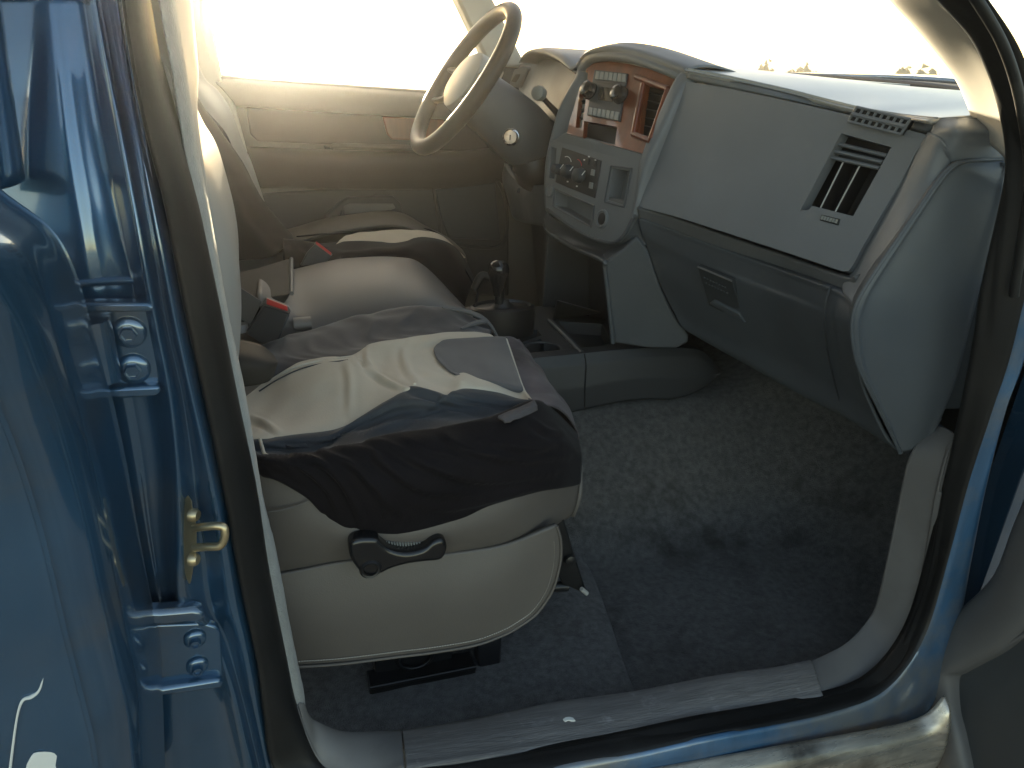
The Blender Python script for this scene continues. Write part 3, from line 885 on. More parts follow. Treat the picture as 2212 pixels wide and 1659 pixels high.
# glovebox with rolled top
g0 = [(1384, 470, .622), (1440, 490, .57), (1560, 535, .44), (1680, 578, .31), (1790, 618, .17), (1822, 632, .135), (1843, 650, .10)]
g1 = [(1380, 482, .622), (1438, 504, .57), (1556, 550, .44), (1676, 594, .31), (1787, 634, .17), (1818, 648, .13), (1840, 668, .09)]
g2 = [(1386, 508, .622), (1436, 530, .57), (1553, 576, .44), (1672, 622, .31), (1783, 662, .17), (1812, 674, .125), (1836, 690, .082)]
g3 = [(1399, 538, .62), (1440, 552, .57), (1550, 594, .44), (1668, 640, .31), (1781, 686, .17), (1811, 700, .122), (1838, 714, .08)]
g4 = [(1420, 600, .60), (1460, 614, .55), (1565, 655, .43), (1680, 700, .31), (1786, 742, .175), (1820, 760, .125), (1848, 775, .08)]
g5 = [(1452, 668, .575), (1495, 690, .53), (1595, 735, .42), (1705, 786, .31), (1800, 828, .19), (1842, 846, .13), (1872, 862, .078)]
g6 = [(1490, 717, .55), (1540, 746, .5), (1635, 800, .4), (1735, 856, .29), (1825, 902, .185), (1885, 938, .115), (1944, 976, .07)]
g7 = off(g6, .10, 0, .02)
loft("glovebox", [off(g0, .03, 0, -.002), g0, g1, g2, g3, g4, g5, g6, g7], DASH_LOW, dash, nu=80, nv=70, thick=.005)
sm_ = [(1795, 617, .163), (1785, 650, .158), (1781, 685, .156), (1783, 720, .158), (1788, 760, .163), (1804, 830, .176), (1822, 893, .183)]
tube("glovebox_seam", [P(p) + V(-.0005, 0, 0) for p in sm_], .0016, DASH_DK, dash, samples=40, n=6)
GB = PL((1507, 576, .47), (1580, 606, .40), (1600, 694, .41))
hd = slab("glovebox_latch", GB.pts([(1506, 575), (1581, 607), (1609, 700), (1596, 694), (1531, 660)], .005), -GB.n * .01, DASH_DK, dash, .001, label="recessed glovebox latch")
slab("latch_lip", GB.pts([(1532, 656), (1540, 650), (1596, 678), (1609, 699), (1604, 697)], .011), -GB.n * .012, DASH_LOW, hd, .002)
tube("latch_edge", [GB.at(1507, 576, .006), GB.at(1581, 607, .006)], .002, TRIM, hd, n=6)
for r in range(2):
    for k in range(8):
        c = GB.at(1522 + 6.4 * k + r * 4, 600 + 3.0 * k + r * 12, .0055)
        turned("latch_dimple", c, GB.n, [(.0022, 0), (.0018, .001), (.0003, .0015)], DASH_LOW, hd, 8)

# ------------------------------------------------------------------ centre stack
stack = thing("centre_stack", "grey centre stack with wood bezel, radio and heater controls", "centre console", (.75, .82, .5))
UP = PL((1257, 165, .97), (1460, 185, .66), (1390, 325, .655))
LOW = PL((1193, 310, .985), (1388, 360, .648), (1345, 505, .655))
SDm = -UP.n
LDm = -LOW.n
# lower face with pockets
lowface = slab("lower_face", LOW.pts([(1191, 303), (1250, 317), (1320, 337), (1376, 356), (1391, 352), (1396, 366), (1386, 400), (1377, 440), (1371, 462), (1358, 490), (1342, 512), (1328, 522), (1308, 522), (1274, 513), (1228, 487), (1190, 461), (1180, 448), (1178, 400), (1182, 350), (1187, 315)]), LDm * .04, DASH, stack, .004,
               cuts=[(LOW.pts([(1202, 412), (1280, 446), (1274, 487), (1199, 444)]), LDm * .035),
                     (LOW.pts([(1324, 363), (1360, 368), (1345, 442), (1311, 432)]), LDm * .035),
                     (LOW.pts([(1191, 317), (1202, 320), (1197, 388), (1186, 384)]), LDm * .03)])
tube("lower_face_edge", LOW.pts([(1183, 452), (1228, 487), (1274, 513), (1308, 523), (1330, 522), (1350, 504), (1372, 462)], .0), .004, DASH_LOW, stack, samples=40)
for pts in ([(1198, 408), (1284, 445), (1277, 491), (1195, 446)], [(1320, 358), (1365, 364), (1348, 447), (1306, 436)]):
    q = LOW.pts(pts, .001)
    tube("pocket_rim", q, .0018, DASH_LOW, stack, samples=60, n=6, closed=True) if False else None
    for i in range(4):
        tube("pocket_rim", [q[i], q[(i + 1) % 4]], .0018, DASH_LOW, stack, n=6)
slab("pocket_tray", LOW.pts([(1313, 424), (1348, 433), (1345, 442), (1311, 432)], -.004), LDm * .02, TRIM, stack, .001)
# power socket
skt = turned("power_socket", LOW.at(1302, 473, .0), LOW.n, [(.020, -.01), (.020, .003), (.017, .0055), (.014, .004), (.0135, -.002)], DASH, stack, 28, label="round power socket below the heater controls")
turned("socket_hole", LOW.at(1303, 473, .0), LOW.n, [(.0125, -.02), (.0125, .0042), (.011, .0046)], BLACK, skt, 24)
skt2 = turned("power_socket", LOW.at(1189, 413, .0), LOW.n, [(.015, -.01), (.015, .003), (.012, .005), (.010, .003)], DASH, stack, 24)
# heater panel
clim = slab("heater_panel", LOW.pts([(1214, 318), (1298, 347), (1284, 428), (1199, 394)], .0025), LDm * .006, BLACK, stack, .001, label="dark heater control panel with three knobs")
def knob(cx, cy, r, pl, parent, mk=True, h=.016):
    k = turned("knob", pl.at(cx, cy, .003), pl.n, [(r * 1.12, 0), (r * 1.1, h * .35), (r, h * .45), (r * .93, h), (r * .75, h * 1.12), (0.0005, h * 1.15)], DASH_DK, parent, 28)
    if mk:
        tube("knob_mark", [pl.at(cx + 2, cy - 2, .003 + h * 1.17), pl.at(cx + 9, cy - 11, .003 + h * 1.12)], .0009, WHITE, k, n=6)
    return k
knob(1208, 366, .011, LOW, clim)
knob(1229, 371, .0145, LOW, clim)
knob(1255, 380, .0155, LOW, clim)
def arc(cx, cy, rx, ry, a0, a1, m, parent, pl, o=.0032, r=.0008):
    tube("dial_mark", [pl.at(cx + rx * math.cos(R_(a)), cy - ry * math.sin(R_(a)), o) for a in np.linspace(a0, a1, 10)], r, m, parent, n=6)
arc(1224, 352, 10, 14, 10, 110, WHITE, clim, LOW)
arc(1246, 358, 10, 14, 0, 80, RED, clim, LOW)
for bx, by_ in ((1280, 372), (1276, 400), (1283, 352), (1268, 348)):
    slab("heater_button", LOW.pts([(bx - 3, by_ - 7), (bx + 4, by_ - 5), (bx + 2, by_ + 8), (bx - 5, by_ + 6)], .005), LDm * .004, BUTTON if bx in (1280, 1276) else BLACK, clim, .0006)
for bx, by_ in ((1262, 345), (1272, 338), (1286, 346), (1246, 402), (1226, 392)):
    slab("heater_icon", LOW.pts([(bx - 1.5, by_ - 1.5), (bx + 1.5, by_ - 1), (bx + 1, by_ + 2), (bx - 2, by_ + 1.5)], .0033), LDm * .001, WHITE, clim, 0)
# ledge between
lp_f = LOW.pts([(1191, 304), (1250, 318), (1320, 338), (1376, 357), (1390, 353)], .0)
lp_b = UP.pts([(1222, 286), (1262, 297), (1310, 310), (1357, 323), (1390, 331)], -.004)
loft("ledge", [[p + V(.0, 0, -.008) for p in lp_f], lp_f, lp_b, [p + V(.01, 0, .0) for p in lp_b]], DASH, stack, nu=30, nv=14, linear_v=True)
# side borders and hood
bo = [(1496, 150, .622), (1486, 172, .622), (1466, 204, .622), (1445, 250, .622), (1423, 298, .624), (1405, 335, .626), (1393, 372, .628), (1383, 410, .63), (1376, 440, .63), (1368, 470, .632)]
bi_ = [(1480, 150, .64), (1462, 166, .65), (1446, 196, .652), (1430, 232, .654), (1410, 276, .655), (1396, 312, .655), (1384, 352, .652), (1378, 400, .65), (1372, 440, .65), (1362, 480, .65)]
bm_ = [((a[0] + b[0]) / 2, (a[1] + b[1]) / 2, (a[2] + b[2]) / 2) for a, b in zip(bo, bi_)]
loft("right_border", [off(bo, .02, -.004, 0), bo, [P(p) + V(-.004, -.001, 0) for p in bm_], bi_, off(bi_, .03, .0, 0)], DASH, stack, nu=50, nv=20)
lo_ = [(1248, 140, 1.005), (1243, 165, 1.005), (1226, 195, 1.005), (1208, 231, 1.005), (1196, 270, 1.005), (1187, 305, 1.005), (1181, 340, 1.005), (1177, 380, 1.005), (1177, 440, 1.005), (1184, 466, 1.0)]
li_ = [(1262, 145, .985), (1260, 165, .98), (1252, 200, .98), (1243, 235, .98), (1233, 268, .98), (1218, 292, .985), (1192, 312, .99), (1186, 360, .99), (1184, 430, .99), (1190, 460, .985)]
loft("left_border", [off(lo_, .04, .02, 0), lo_, li_, off(li_, .03, 0, 0)], DASH, stack, nu=40, nv=16)
hf0 = [(1250, 150, 1.0), (1258, 132, .99), (1276, 118, .95), (1318, 113, .88), (1374, 121, .79), (1440, 145, .69), (1488, 172, .625)]
hf1 = [(1262, 152, .985), (1268, 142, .97), (1284, 130, .94), (1320, 126, .875), (1372, 134, .79), (1434, 156, .695), (1470, 172, .65)]
hf2 = [(1252, 138, 1.0), (1264, 122, .98), (1284, 108, .94), (1330, 101, .87), (1390, 110, .78), (1448, 130, .69), (1498, 150, .62)]
loft("hood", [off(hf1, .04, 0, -.004), hf1, hf0, hf2, off(hf2, .06, 0, .002), [V(.98, P(p)[1], .806) for p in hf2], [V(1.25, P(p)[1], .803) for p in hf2]], DASH, stack, nu=50, nv=40)
# wood bezel with pockets
wo = [(1262, 162), (1268, 148), (1282, 136), (1307, 131), (1357, 138), (1400, 148), (1440, 162), (1462, 172), (1452, 195), (1436, 226), (1418, 268), (1404, 306), (1390, 332), (1357, 323), (1290, 305), (1224, 288), (1230, 262), (1241, 228), (1251, 192)]
wood = slab("wood_bezel", UP.pts(wo, .002), SDm * .012, WOOD, stack, .003,
            cuts=[(UP.pts([(1262, 261), (1333, 274), (1328, 313), (1259, 299)], .002), SDm * .05),
                  (UP.pts([(1396, 182), (1440, 193), (1424, 240), (1406, 294), (1381, 290), (1388, 230)], .002), SDm * .05),
                  (UP.pts([(1257, 160), (1270, 152), (1268, 200), (1256, 278), (1243, 276), (1250, 215)], .002), SDm * .05)])
# raised surround of right-hand vent
for q in ([(1374, 166), (1443, 192)], [(1390, 180), (1368, 290)], [(1368, 290), (1405, 304)], [(1443, 192), (1406, 300)]):
    tube("vent_surround", UP.pts(q, .006), .006, WOOD, wood, n=10)
sv = slab("centre_vent", UP.pts([(1390, 178), (1445, 190), (1408, 300), (1372, 292)], -.028), SDm * .004, BLACK, stack, 0, label="right hand vent in the wood bezel")
for k in range(5):
    t = .15 + .17 * k
    a = np.array((1396, 182)) * (1 - t) + np.array((1382, 290)) * t
    b = np.array((1440, 193)) * (1 - t) + np.array((1406, 294)) * t
    slab("louver", [UP.at(*a, -.008), UP.at(*b, -.008), UP.at(*b, -.008) + SDm * .012 + V(0, 0, .006), UP.at(*a, -.008) + SDm * .012 + V(0, 0, .006)], (0, 0, -.002), BLACK, sv, .0004)
sv2 = slab("centre_vent", UP.pts([(1252, 150), (1275, 146), (1258, 284), (1238, 282)], -.028), SDm * .004, BLACK, stack, 0, label="left hand vent in the wood bezel")
for k in range(5):
    t = .2 + .15 * k
    a = np.array((1258, 160)) * (1 - t) + np.array((1244, 276)) * t
    b = np.array((1270, 153)) * (1 - t) + np.array((1257, 278)) * t
    slab("louver", [UP.at(*a, -.006), UP.at(*b, -.006), UP.at(*b, -.006) + SDm * .012, UP.at(*a, -.006) + SDm * .012], (0, 0, -.002), DASH_DK, sv2, .0003)
slab("bezel_pocket", UP.pts([(1262, 261), (1333, 274), (1328, 313), (1259, 299)], -.03), SDm * .004, BLACK, stack, 0)
# radio
radio = slab("radio", UP.pts([(1284, 150), (1355, 158), (1344, 222), (1338, 262), (1267, 248), (1274, 205)], .006), SDm * .02, DASH_DK, stack, .0015, label="dark radio with two round knobs in the wood bezel")
for k in range(7):
    a0, a1 = k / 7 + .01, (k + 1) / 7 - .015
    A, B = np.array((1287, 153)), np.array((1353, 160))
    C_, D_ = np.array((1284, 170)), np.array((1351, 177))
    slab("radio_button", UP.pts([A + (B - A) * a0, A + (B - A) * a1, C_ + (D_ - C_) * a1, C_ + (D_ - C_) * a0], .0085), SDm * .004, BUTTON, radio, .0007)
    A, B = np.array((1272, 231)), np.array((1338, 242))
    C_, D_ = np.array((1270, 247)), np.array((1334, 259))
    slab("radio_button", UP.pts([A + (B - A) * a0, A + (B - A) * a1, C_ + (D_ - C_) * a1, C_ + (D_ - C_) * a0], .0085), SDm * .004, BUTTON, radio, .0007)
slab("disc_slot", UP.pts([(1288, 175), (1342, 181), (1341, 186), (1287, 179)], .0065), SDm * .002, BLACK, radio, .0004)
slab("screen", UP.pts([(1296, 187), (1325, 190), (1322, 220), (1291, 215)], .0068), SDm * .002, SCREEN, radio, .0005)
for cx, cy in ((1277, 198), (1343, 207)):
    k = turned("radio_knob", UP.at(cx, cy, .006), UP.n, [(.0185, 0), (.0185, .006), (.017, .008), (.016, .020), (.013, .0225), (.0005, .0225)], BLACK_SHINY, radio, 28)

# lower leg and cubby of the stack
lg = [(1305, 566, .655), (1345, 540, .645), (1376, 508, .63), (1400, 540, .615), (1425, 610, .60), (1452, 672, .585), (1488, 726, .565), (1486, 742, .57), (1465, 752, .60), (1400, 752, .625), (1326, 742, .64), (1318, 680, .645), (1310, 610, .65)]
slab("stack_leg", lg, (.02, .06, 0), DASH_LOW, stack, .006, smooth=0)
tube("cubby_rim", [(1178, 474, 1.0), (1182, 498, 1.0), (1230, 530, .86), (1300, 562, .66), (1306, 580, .652), (1316, 660, .648), (1324, 742, .642)], .005, DASH_LOW, stack, samples=50, n=10)
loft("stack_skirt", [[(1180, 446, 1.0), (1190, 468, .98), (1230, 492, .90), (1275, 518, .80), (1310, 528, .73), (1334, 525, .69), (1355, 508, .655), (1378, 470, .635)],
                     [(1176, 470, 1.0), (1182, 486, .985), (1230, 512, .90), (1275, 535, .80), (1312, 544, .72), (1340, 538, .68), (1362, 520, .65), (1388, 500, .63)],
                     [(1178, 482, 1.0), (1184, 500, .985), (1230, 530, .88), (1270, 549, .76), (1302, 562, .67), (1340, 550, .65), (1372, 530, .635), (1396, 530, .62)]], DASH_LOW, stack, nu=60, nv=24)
slab("cubby_back", [V(.80, .66, .12), V(.80, 1.0, .12), V(.76, 1.0, .5), V(.76, .66, .5)], (.02, 0, 0), DASH_DK, stack, .003)
slab("cubby_side", [V(.66, 1.0, .12), V(.80, 1.0, .12), V(.80, 1.0, .55), V(.66, 1.0, .55)], (0, .02, 0), DASH_DK, stack, .003)

# ------------------------------------------------------------------ instrument hood etc. (driver's side of dash)
ih0 = [(1124, 134, 1.42), (1134, 116, 1.38), (1152, 108, 1.30), (1180, 108, 1.2), (1212, 120, 1.1), (1244, 146, 1.01)]
ih1 = [(1132, 136, 1.41), (1144, 124, 1.36), (1164, 118, 1.29), (1186, 122, 1.2), (1212, 134, 1.11), (1240, 154, 1.02)]
loft("instrument_hood", [off(ih1, .10, 0, -.004), ih1, off(ih0, -.003, 0, 0), off(ih0, .03, 0, .006), off(ih0, .16, 0, .004)], DASH, dash, nu=40, nv=24)
IC = PL((1140, 150, 1.38), (1240, 170, 1.03), (1200, 255, 1.05))
slab("instrument_face", IC.pts([(1120, 140), (1160, 122), (1210, 134), (1246, 160), (1205, 270), (1120, 220)], -.03), -IC.n * .01, DASH_LOW, dash, .002)
slab("side_vent", [(1098, 186, 1.48), (1110, 150, 1.48), (1130, 142, 1.46), (1142, 148, 1.45), (1118, 190, 1.47)], (.02, 0, 0), DASH_LOW, dash, .003)
slab("side_vent_slot", [P((1106, 176, 1.475)) + V(-.003, 0, 0), P((1116, 160, 1.47)) + V(-.003, 0, 0), P((1126, 160, 1.465)) + V(-.003, 0, 0), P((1114, 178, 1.47)) + V(-.003, 0, 0)], (.004, 0, 0), BLACK, dash, .0005)
slab("driver_end", [V(.72, 1.6, .62), V(.72, 1.6, .80), V(.80, 1.6, .84), V(.80, 1.6, .5)], (.3, -.02, 0), DASH_DK, dash, .004)
# knee bolster under the column
loft("knee_bolster", [[(1089, 352, 1.5), (1100, 372, 1.4), (1125, 395, 1.3), (1150, 400, 1.15), (1180, 400, 1.02)],
                      [(1085, 390, 1.5), (1095, 410, 1.4), (1120, 425, 1.3), (1150, 428, 1.15), (1184, 425, 1.02)],
                      [(1100, 440, 1.5), (1108, 470, 1.4), (1128, 480, 1.3), (1152, 485, 1.15), (1186, 490, 1.02)]], DASH_LOW, dash, nu=30, nv=20, thick=.02)
slab("driver_lower_panel", [V(.86, 1.02, .05), V(.86, 1.56, .05), V(.80, 1.56, .45), V(.80, 1.02, .45)], (.03, 0, 0), DASH_DK, dash, .004)

# ================================================================== steering wheel + column
WC = P((1001, 172, 1.2))
ax_m = V(.56, 0, .83)
ax_m /= np.linalg.norm(ax_m)
ax_y = V(0, 1, 0)
ax_n = np.cross(ax_m, ax_y)
if ax_n[0] > 0:
    ax_n = -ax_n
LEATHER = mat("worn_wheel_leather", (0.012, 0.011, 0.010), 0.4, spec=0.3, var=0.1, rvar=0.05, bump=0.1, bscale=200)
wheel = thing("steering_wheel", "worn leather steering wheel in front of the driver seat", "steering wheel", tuple(WC))
RW = .192
tube("rim", [WC + (ax_m * math.cos(a) + ax_y * math.sin(a)) * RW for a in np.linspace(0, 2 * math.pi, 72, endpoint=False)], .0195, LEATHER, wheel, n=18, closed=True)
turned("hub", WC - ax_n * .01, ax_n, [(.085, -.03), (.092, -.01), (.088, .012), (.07, .024), (.03, .028), (.001, .0285)], PILLAR, wheel, 40, sq=(1.0, .85), label="pale padded hub of the steering wheel")
for sgn in (1, -1):
    for mm in (-.35, .25):
        a = WC + ax_y * sgn * .07 + ax_m * mm * .1 - ax_n * .012
        b = WC + ax_y * sgn * .182 + ax_m * (mm * .16 - .02)
        tube("spoke", [a, (a + b) / 2 - ax_n * .008, b], .013, LEATHER, wheel, samples=10, n=10, flat=.6)
column = thing("steering_column", "grey steering column shroud with ignition lock and stalk", "steering column", tuple(WC + ax_n * -.2))
cdir = -ax_n
sec = []
for d, wy, wm, om in ((.03, .055, .055, -.01), (.05, .06, .062, -.012), (.10, .065, .068, -.012), (.18, .07, .075, -.015), (.25, .066, .07, -.02), (.30, .06, .06, -.03)):
    ring = []
    for k in range(25):
        w = 2 * math.pi * k / 24
        ex = 0.75
        cx, sx = math.cos(w), math.sin(w)
        ring.append(WC + cdir * d + ax_y * wy * math.copysign(abs(cx) ** ex, cx) + ax_m * (om + wm * math.copysign(abs(sx) ** ex, sx)))
    sec.append(ring)
shroud = loft("shroud", sec, DASH_LOW, column, nu=60, nv=30, thick=.004)
IG = at(1104, 296, y=1.118)
ign = turned("ignition_lock", IG, (-.55, -.8, .1), [(.021, -.02), (.021, .003), (.0175, .005), (.0165, .007), (.0160, .0075), (.001, .008)], CHROME, column, 28)
slab("key_slot", [IG + V(-.0065, -.0075, -.006), IG + V(-.0065, -.0075, .006), IG + V(-.005, -.0090, .006), IG + V(-.005, -.0090, -.006)], (.001, .001, 0), BLACK, ign, 0)
st0, st1 = at(1163, 201, y=1.06), at(1204, 246, y=1.08)
stk = tube("stalk", [st0, (st0 + st1) / 2, st1, st1 + V(.03, .06, -.02)], .0065, BLACK, column, samples=14, radii=[.006, .0065, .008, .009])
turned("stalk_knob", st0, (-.75, -.6, .2), [(.008, -.02), (.0165, -.012), (.0175, 0), (.0165, .006), (.012, .009), (.0005, .0095)], BUTTON, column, 24)
tube("column_boot", [at(1150, 340, y=1.18), at(1156, 365, y=1.18), at(1148, 390, y=1.2)], .05, BLACK, column, samples=10, radii=[.055, .06, .045], n=18)
tube("brake_release", [at(1120, 412, y=1.3), at(1140, 418, y=1.28), at(1160, 432, y=1.27)], .008, DASH_DK, column, samples=8)

# ================================================================== far (driver's) door
ddoor = thing("driver_door", "closed driver door with armrest, map pocket and speaker", "door", (.3, 1.6, .2))
dp = [V(x, 1.625, z) for x, z in [(-.13, -.05), (.95, -.05), (.98, .35), (.93, .55), (.80, .70), (.60, .722), (.2, .736), (-.03, .745), (-.10, .752), (-.12, .6)]]
slab("door_skin", dp, (0, .05, 0), DOORP, ddoor, .012, seg=3)
# belt rail roll
loft("belt_rail", [[(455, 166, 1.63), (519, 171, 1.63), (700, 184, 1.63), (925, 200, 1.63), (1050, 212, 1.63)],
                   [(470, 182, 1.595), (530, 186, 1.595), (705, 199, 1.595), (925, 214, 1.595), (1050, 224, 1.595)],
                   [(505, 222, 1.60), (535, 224, 1.60), (710, 236, 1.60), (925, 250, 1.60), (1050, 258, 1.60)],
                   [(508, 232, 1.62), (540, 234, 1.62), (712, 246, 1.62), (925, 258, 1.62), (1050, 266, 1.62)]], DOORP, ddoor, nu=40, nv=20, thick=.006)
slab("door_insert", [(531, 231, 1.612), (700, 240, 1.612), (821, 248, 1.612), (1060, 262, 1.612), (1060, 330, 1.612), (820, 318, 1.612), (556, 306, 1.612), (540, 290, 1.612)], (0, .02, 0), DOORI, ddoor, .006, seg=3)
slab("wood_trim", [(826, 252, 1.606), (960, 258, 1.606), (960, 306, 1.606), (846, 302, 1.606), (836, 290, 1.606)], (0, .01, 0), WOOD, ddoor, .004)
# armrest
ar = []
for t, (dy, dz) in enumerate(((0, 0), (-.05, .002), (-.075, -.015), (-.07, -.05), (-.03, -.10), (0.0, -.115))):
    ar.append([V(x, 1.615 + dy * s, z + dz) for x, z, s in ((-.03, .562, .35), (.1, .560, .9), (.2, .556, 1), (.4, .552, 1), (.6, .556, .9), (.78, .58, .4))])
loft("armrest", ar, DOORI, ddoor, nu=50, nv=30, thick=.006)
tube("pull_handle", [V(.20, 1.555, .57), V(.22, 1.545, .575), V(.36, 1.545, .572), V(.47, 1.56, .57)], .008, DOORL, ddoor, samples=24)
slab("switch_panel", [V(.18, 1.56, .563), V(.44, 1.56, .56), V(.44, 1.59, .562), V(.18, 1.59, .565)], (0, 0, .006), BLACK, ddoor, .002)
# lower panel, pocket, speaker
slab("lower_panel", [(540, 420, 1.61), (734, 408, 1.61), (855, 400, 1.61), (1060, 370, 1.61), (1100, 420, 1.61), (1100, 640, 1.61), (540, 640, 1.61)], (0, .02, 0), DOORL, ddoor, .008)
mp_ = slab("map_pocket", [(738, 436, 1.575), (752, 428, 1.575), (850, 424, 1.575), (866, 440, 1.575), (900, 560, 1.56), (720, 570, 1.56), (700, 470, 1.57)], (0, .035, 0), DOORL, ddoor, .008, seg=3)
slab("pocket_slot", [(742, 446, 1.57), (756, 440, 1.57), (850, 440, 1.57), (855, 450, 1.57), (845, 454, 1.57), (744, 464, 1.57)], (0, .006, 0), DOORP, mp_, .003)
sg = slab("speaker_grille", [(939, 410, 1.598), (1070, 394, 1.598), (1082, 520, 1.598), (968, 515, 1.598), (952, 470, 1.598)], (0, .012, 0), DASH_DK, ddoor, .005)
tube("speaker_rim", [(936, 406, 1.598), (1072, 389, 1.598), (1086, 526, 1.598), (965, 520, 1.598), (948, 470, 1.598), (936, 406, 1.598)], .006, DOORL, ddoor, samples=60, n=8)
tube("lock_pin", [(736, 500, 1.5), (733, 478, 1.52), (738, 455, 1.54)], .003, BLACK, ddoor, samples=8, n=6)
# window frame and glass
tube("window_frame", [at(467, 165, y=1.62), at(446, 40, y=1.60), at(432, -60, y=1.58), V(-.2, 1.56, 1.19), V(.40, 1.53, 1.19), V(.66, 1.58, .86), V(.72, 1.62, .74)], .016, PILLAR, ddoor, samples=60, n=8)
slab("window_pane", [V(-.10, 1.645, .73), V(.76, 1.645, .72), V(.42, 1.565, 1.20), V(-.2, 1.575, 1.20)], (0, .004, 0), GLASS, ddoor, 0)
slab("mirror_sail", [V(.64, 1.60, .72), V(.79, 1.60, .70), V(.70, 1.58, .86)], (0, .02, 0), DASH_DK, ddoor, .004)

# ================================================================== passenger seat
pseat = thing("front_seat", "taupe vinyl passenger seat with a recline lever and side skirt", "seat", (.15, .36, .0))
# cushion body showing below the cover
HEM = [(520, 1000, .112), (558, 1018, .105), (598, 1041, .10), (657, 1069, .095), (693, 1101, .095), (736, 1133, .095), (796, 1149, .095), (895, 1149, .09), (994, 1121, .09), (1113, 1073, .10), (1200, 1050, .13), (1252, 1045, .2)]
cu0 = [(x, y - 26, d + .006) for x, y, d in HEM]
cu0[-1] = (1251, 1018, .212)
cu0[-2] = (1200, 1026, .14)
CR_ = [(520, 1262, .125), (570, 1255, .125), (613, 1249, .125), (670, 1236, .125), (720, 1224, .125), (770, 1217, .125), (830, 1212, .125), (900, 1206, .125), (985, 1196, .122), (1089, 1179, .125), (1165, 1152, .14), (1234, 1116, .19)]
cum = [((a[0] + b[0]) / 2, (a[1] + b[1]) / 2 + (6 if i < 10 else 0), min(a[2], b[2]) - .006) for i, (a, b) in enumerate(zip(cu0, CR_))]
cum[-1] = (1249, 1072, .19)
cu3 = [P(p) + V(-.01, .03, -.01) for p in CR_]
loft("cushion", [[P(p) + V(-.01, .02, .006) for p in cu0], cu0, cum, CR_, cu3], SEAT, pseat, nu=90, nv=40, thick=.006)
# front end of the cushion wraps to the inner side
loft("cushion_front", [[(1251, 1018, .212), (1249, 1072, .19), (1234, 1116, .19)],
                       [P((1251, 1018, .212)) + V(.012, .06, -.005), P((1249, 1072, .19)) + V(.012, .07, 0), P((1234, 1116, .19)) + V(.006, .07, 0)],
                       [V(.415, .52, .25), V(.41, .52, .21), V(.39, .52, .18)]], SEAT, pseat, nu=16, nv=16, thick=.006)
prism("cushion_core", [(-.14, .20), (.36, .20), (.40, .26), (.385, .30), (.30, .33), (.1, .32), (-.14, .30)], .16, .56, SEAT_G, pseat, .02)
# stitch seam across the cushion side
tube("stitch_line", [(560, 1112, .092), (582, 1106, .0905), (612, 1101, .0895), (650, 1090, .089), (664, 1082, .09)], .0012, SEAT, pseat, samples=20, n=6)
# skirt
SKT = [(560, 1240, .115), (613, 1238, .112), (750, 1212, .112), (860, 1206, .112), (970, 1196, .112), (1089, 1177, .112), (1160, 1152, .113), (1203, 1134, .115)]
SKB = [(560, 1448, .11), (641, 1444, .11), (740, 1437, .11), (851, 1423, .11), (940, 1412, .11), (1030, 1396, .11), (1090, 1374, .112), (1125, 1354, .114)]
sk_side = [(1203, 1134, .115), (1212, 1165, .115), (1213, 1200, .115), (1208, 1233, .115), (1198, 1268, .115), (1184, 1296, .115), (1158, 1330, .1145), (1125, 1354, .114)]
outline = [P(p) for p in SKT[:-1]] + cr([P(p) for p in sk_side], 24) + [P(p) for p in SKB[::-1][1:]]
# gently bulged sheet: rows from top to bottom
def interp_row(t):
    rowp = []
    for i in range(8):
        a, b = SKT[i], SKB[i]
        rowp.append(((a[0] * (1 - t) + b[0] * t), (a[1] * (1 - t) + b[1] * t), .112 - .012 * math.sin(math.pi * t) * (1 if i < 7 else .3)))
    # push the right-hand end onto the rounded side
    s = sk_side[int(round(t * 7))]
    f = t * 7
    i0 = min(6, int(f))
    ff_ = f - i0
    sx = sk_side[i0][0] * (1 - ff_) + sk_side[i0 + 1][0] * ff_
    sy = sk_side[i0][1] * (1 - ff_) + sk_side[i0 + 1][1] * ff_
    rowp[7] = (sx, sy, .114)
    k = rowp[6]
    rowp[6] = ((k[0] + sx * .9 + 60 * (1 - t) * .0) / 1.9, (k[1] + sy * .9) / 1.9, .110)
    return rowp
sk_rows = [interp_row(t) for t in np.linspace(0, 1, 9)]
loft("side_skirt", sk_rows, SEAT, pseat, nu=70, nv=50, thick=.008, disp=lambda u, v, p: .0012 * noise.noise(Vector((p.x * 9, p.z * 14, 2))))
edge = [P(p) for p in [(1203, 1136, .113), (1211, 1165, .112), (1212, 1200, .112), (1207, 1232, .112), (1197, 1267, .112), (1183, 1294, .112), (1157, 1328, .111), (1124, 1352, .11), (1090, 1371, .109), (1030, 1393, .108), (940, 1409, .108), (851, 1420, .108), (740, 1434, .108), (641, 1441, .108), (560, 1445, .108)]]
edge2 = cr(edge, 150, uniform=False)
tube("skirt_hem", edge2, .0022, SEAT, pseat, n=8)
bmx = []
STI = mat("pale_thread", (.45, .42, .37), .8)
sv_, sf_ = [], []
ins = []
for i, p in enumerate(edge2):
    t = edge2[min(i + 1, len(edge2) - 1)] - edge2[max(i - 1, 0)]
    nn = np.array([t[2], 0, -t[0]])
    nn /= np.linalg.norm(nn)
    if nn @ (V(.1, 0, .14) - p) < 0:
        nn = -nn
    ins.append(p + nn * .011 + V(0, -.001, 0))
for i in range(6, len(ins) - 1):
    a = ins[i] * .8 + ins[i + 1] * .2
    b = ins[i] * .2 + ins[i + 1] * .8
    for d in (V(0, 0, .0007), V(0, -.0012, 0), V(0, 0, -.0007)):
        sv_.append(a + d)
        sv_.append(b + d)
    k = len(sv_) - 6
    sf_ += [(k, k + 1, k + 3, k + 2), (k + 2, k + 3, k + 5, k + 4)]
link("skirt_stitching", mesh("skirt_stitching", sv_, sf_), STI, pseat)

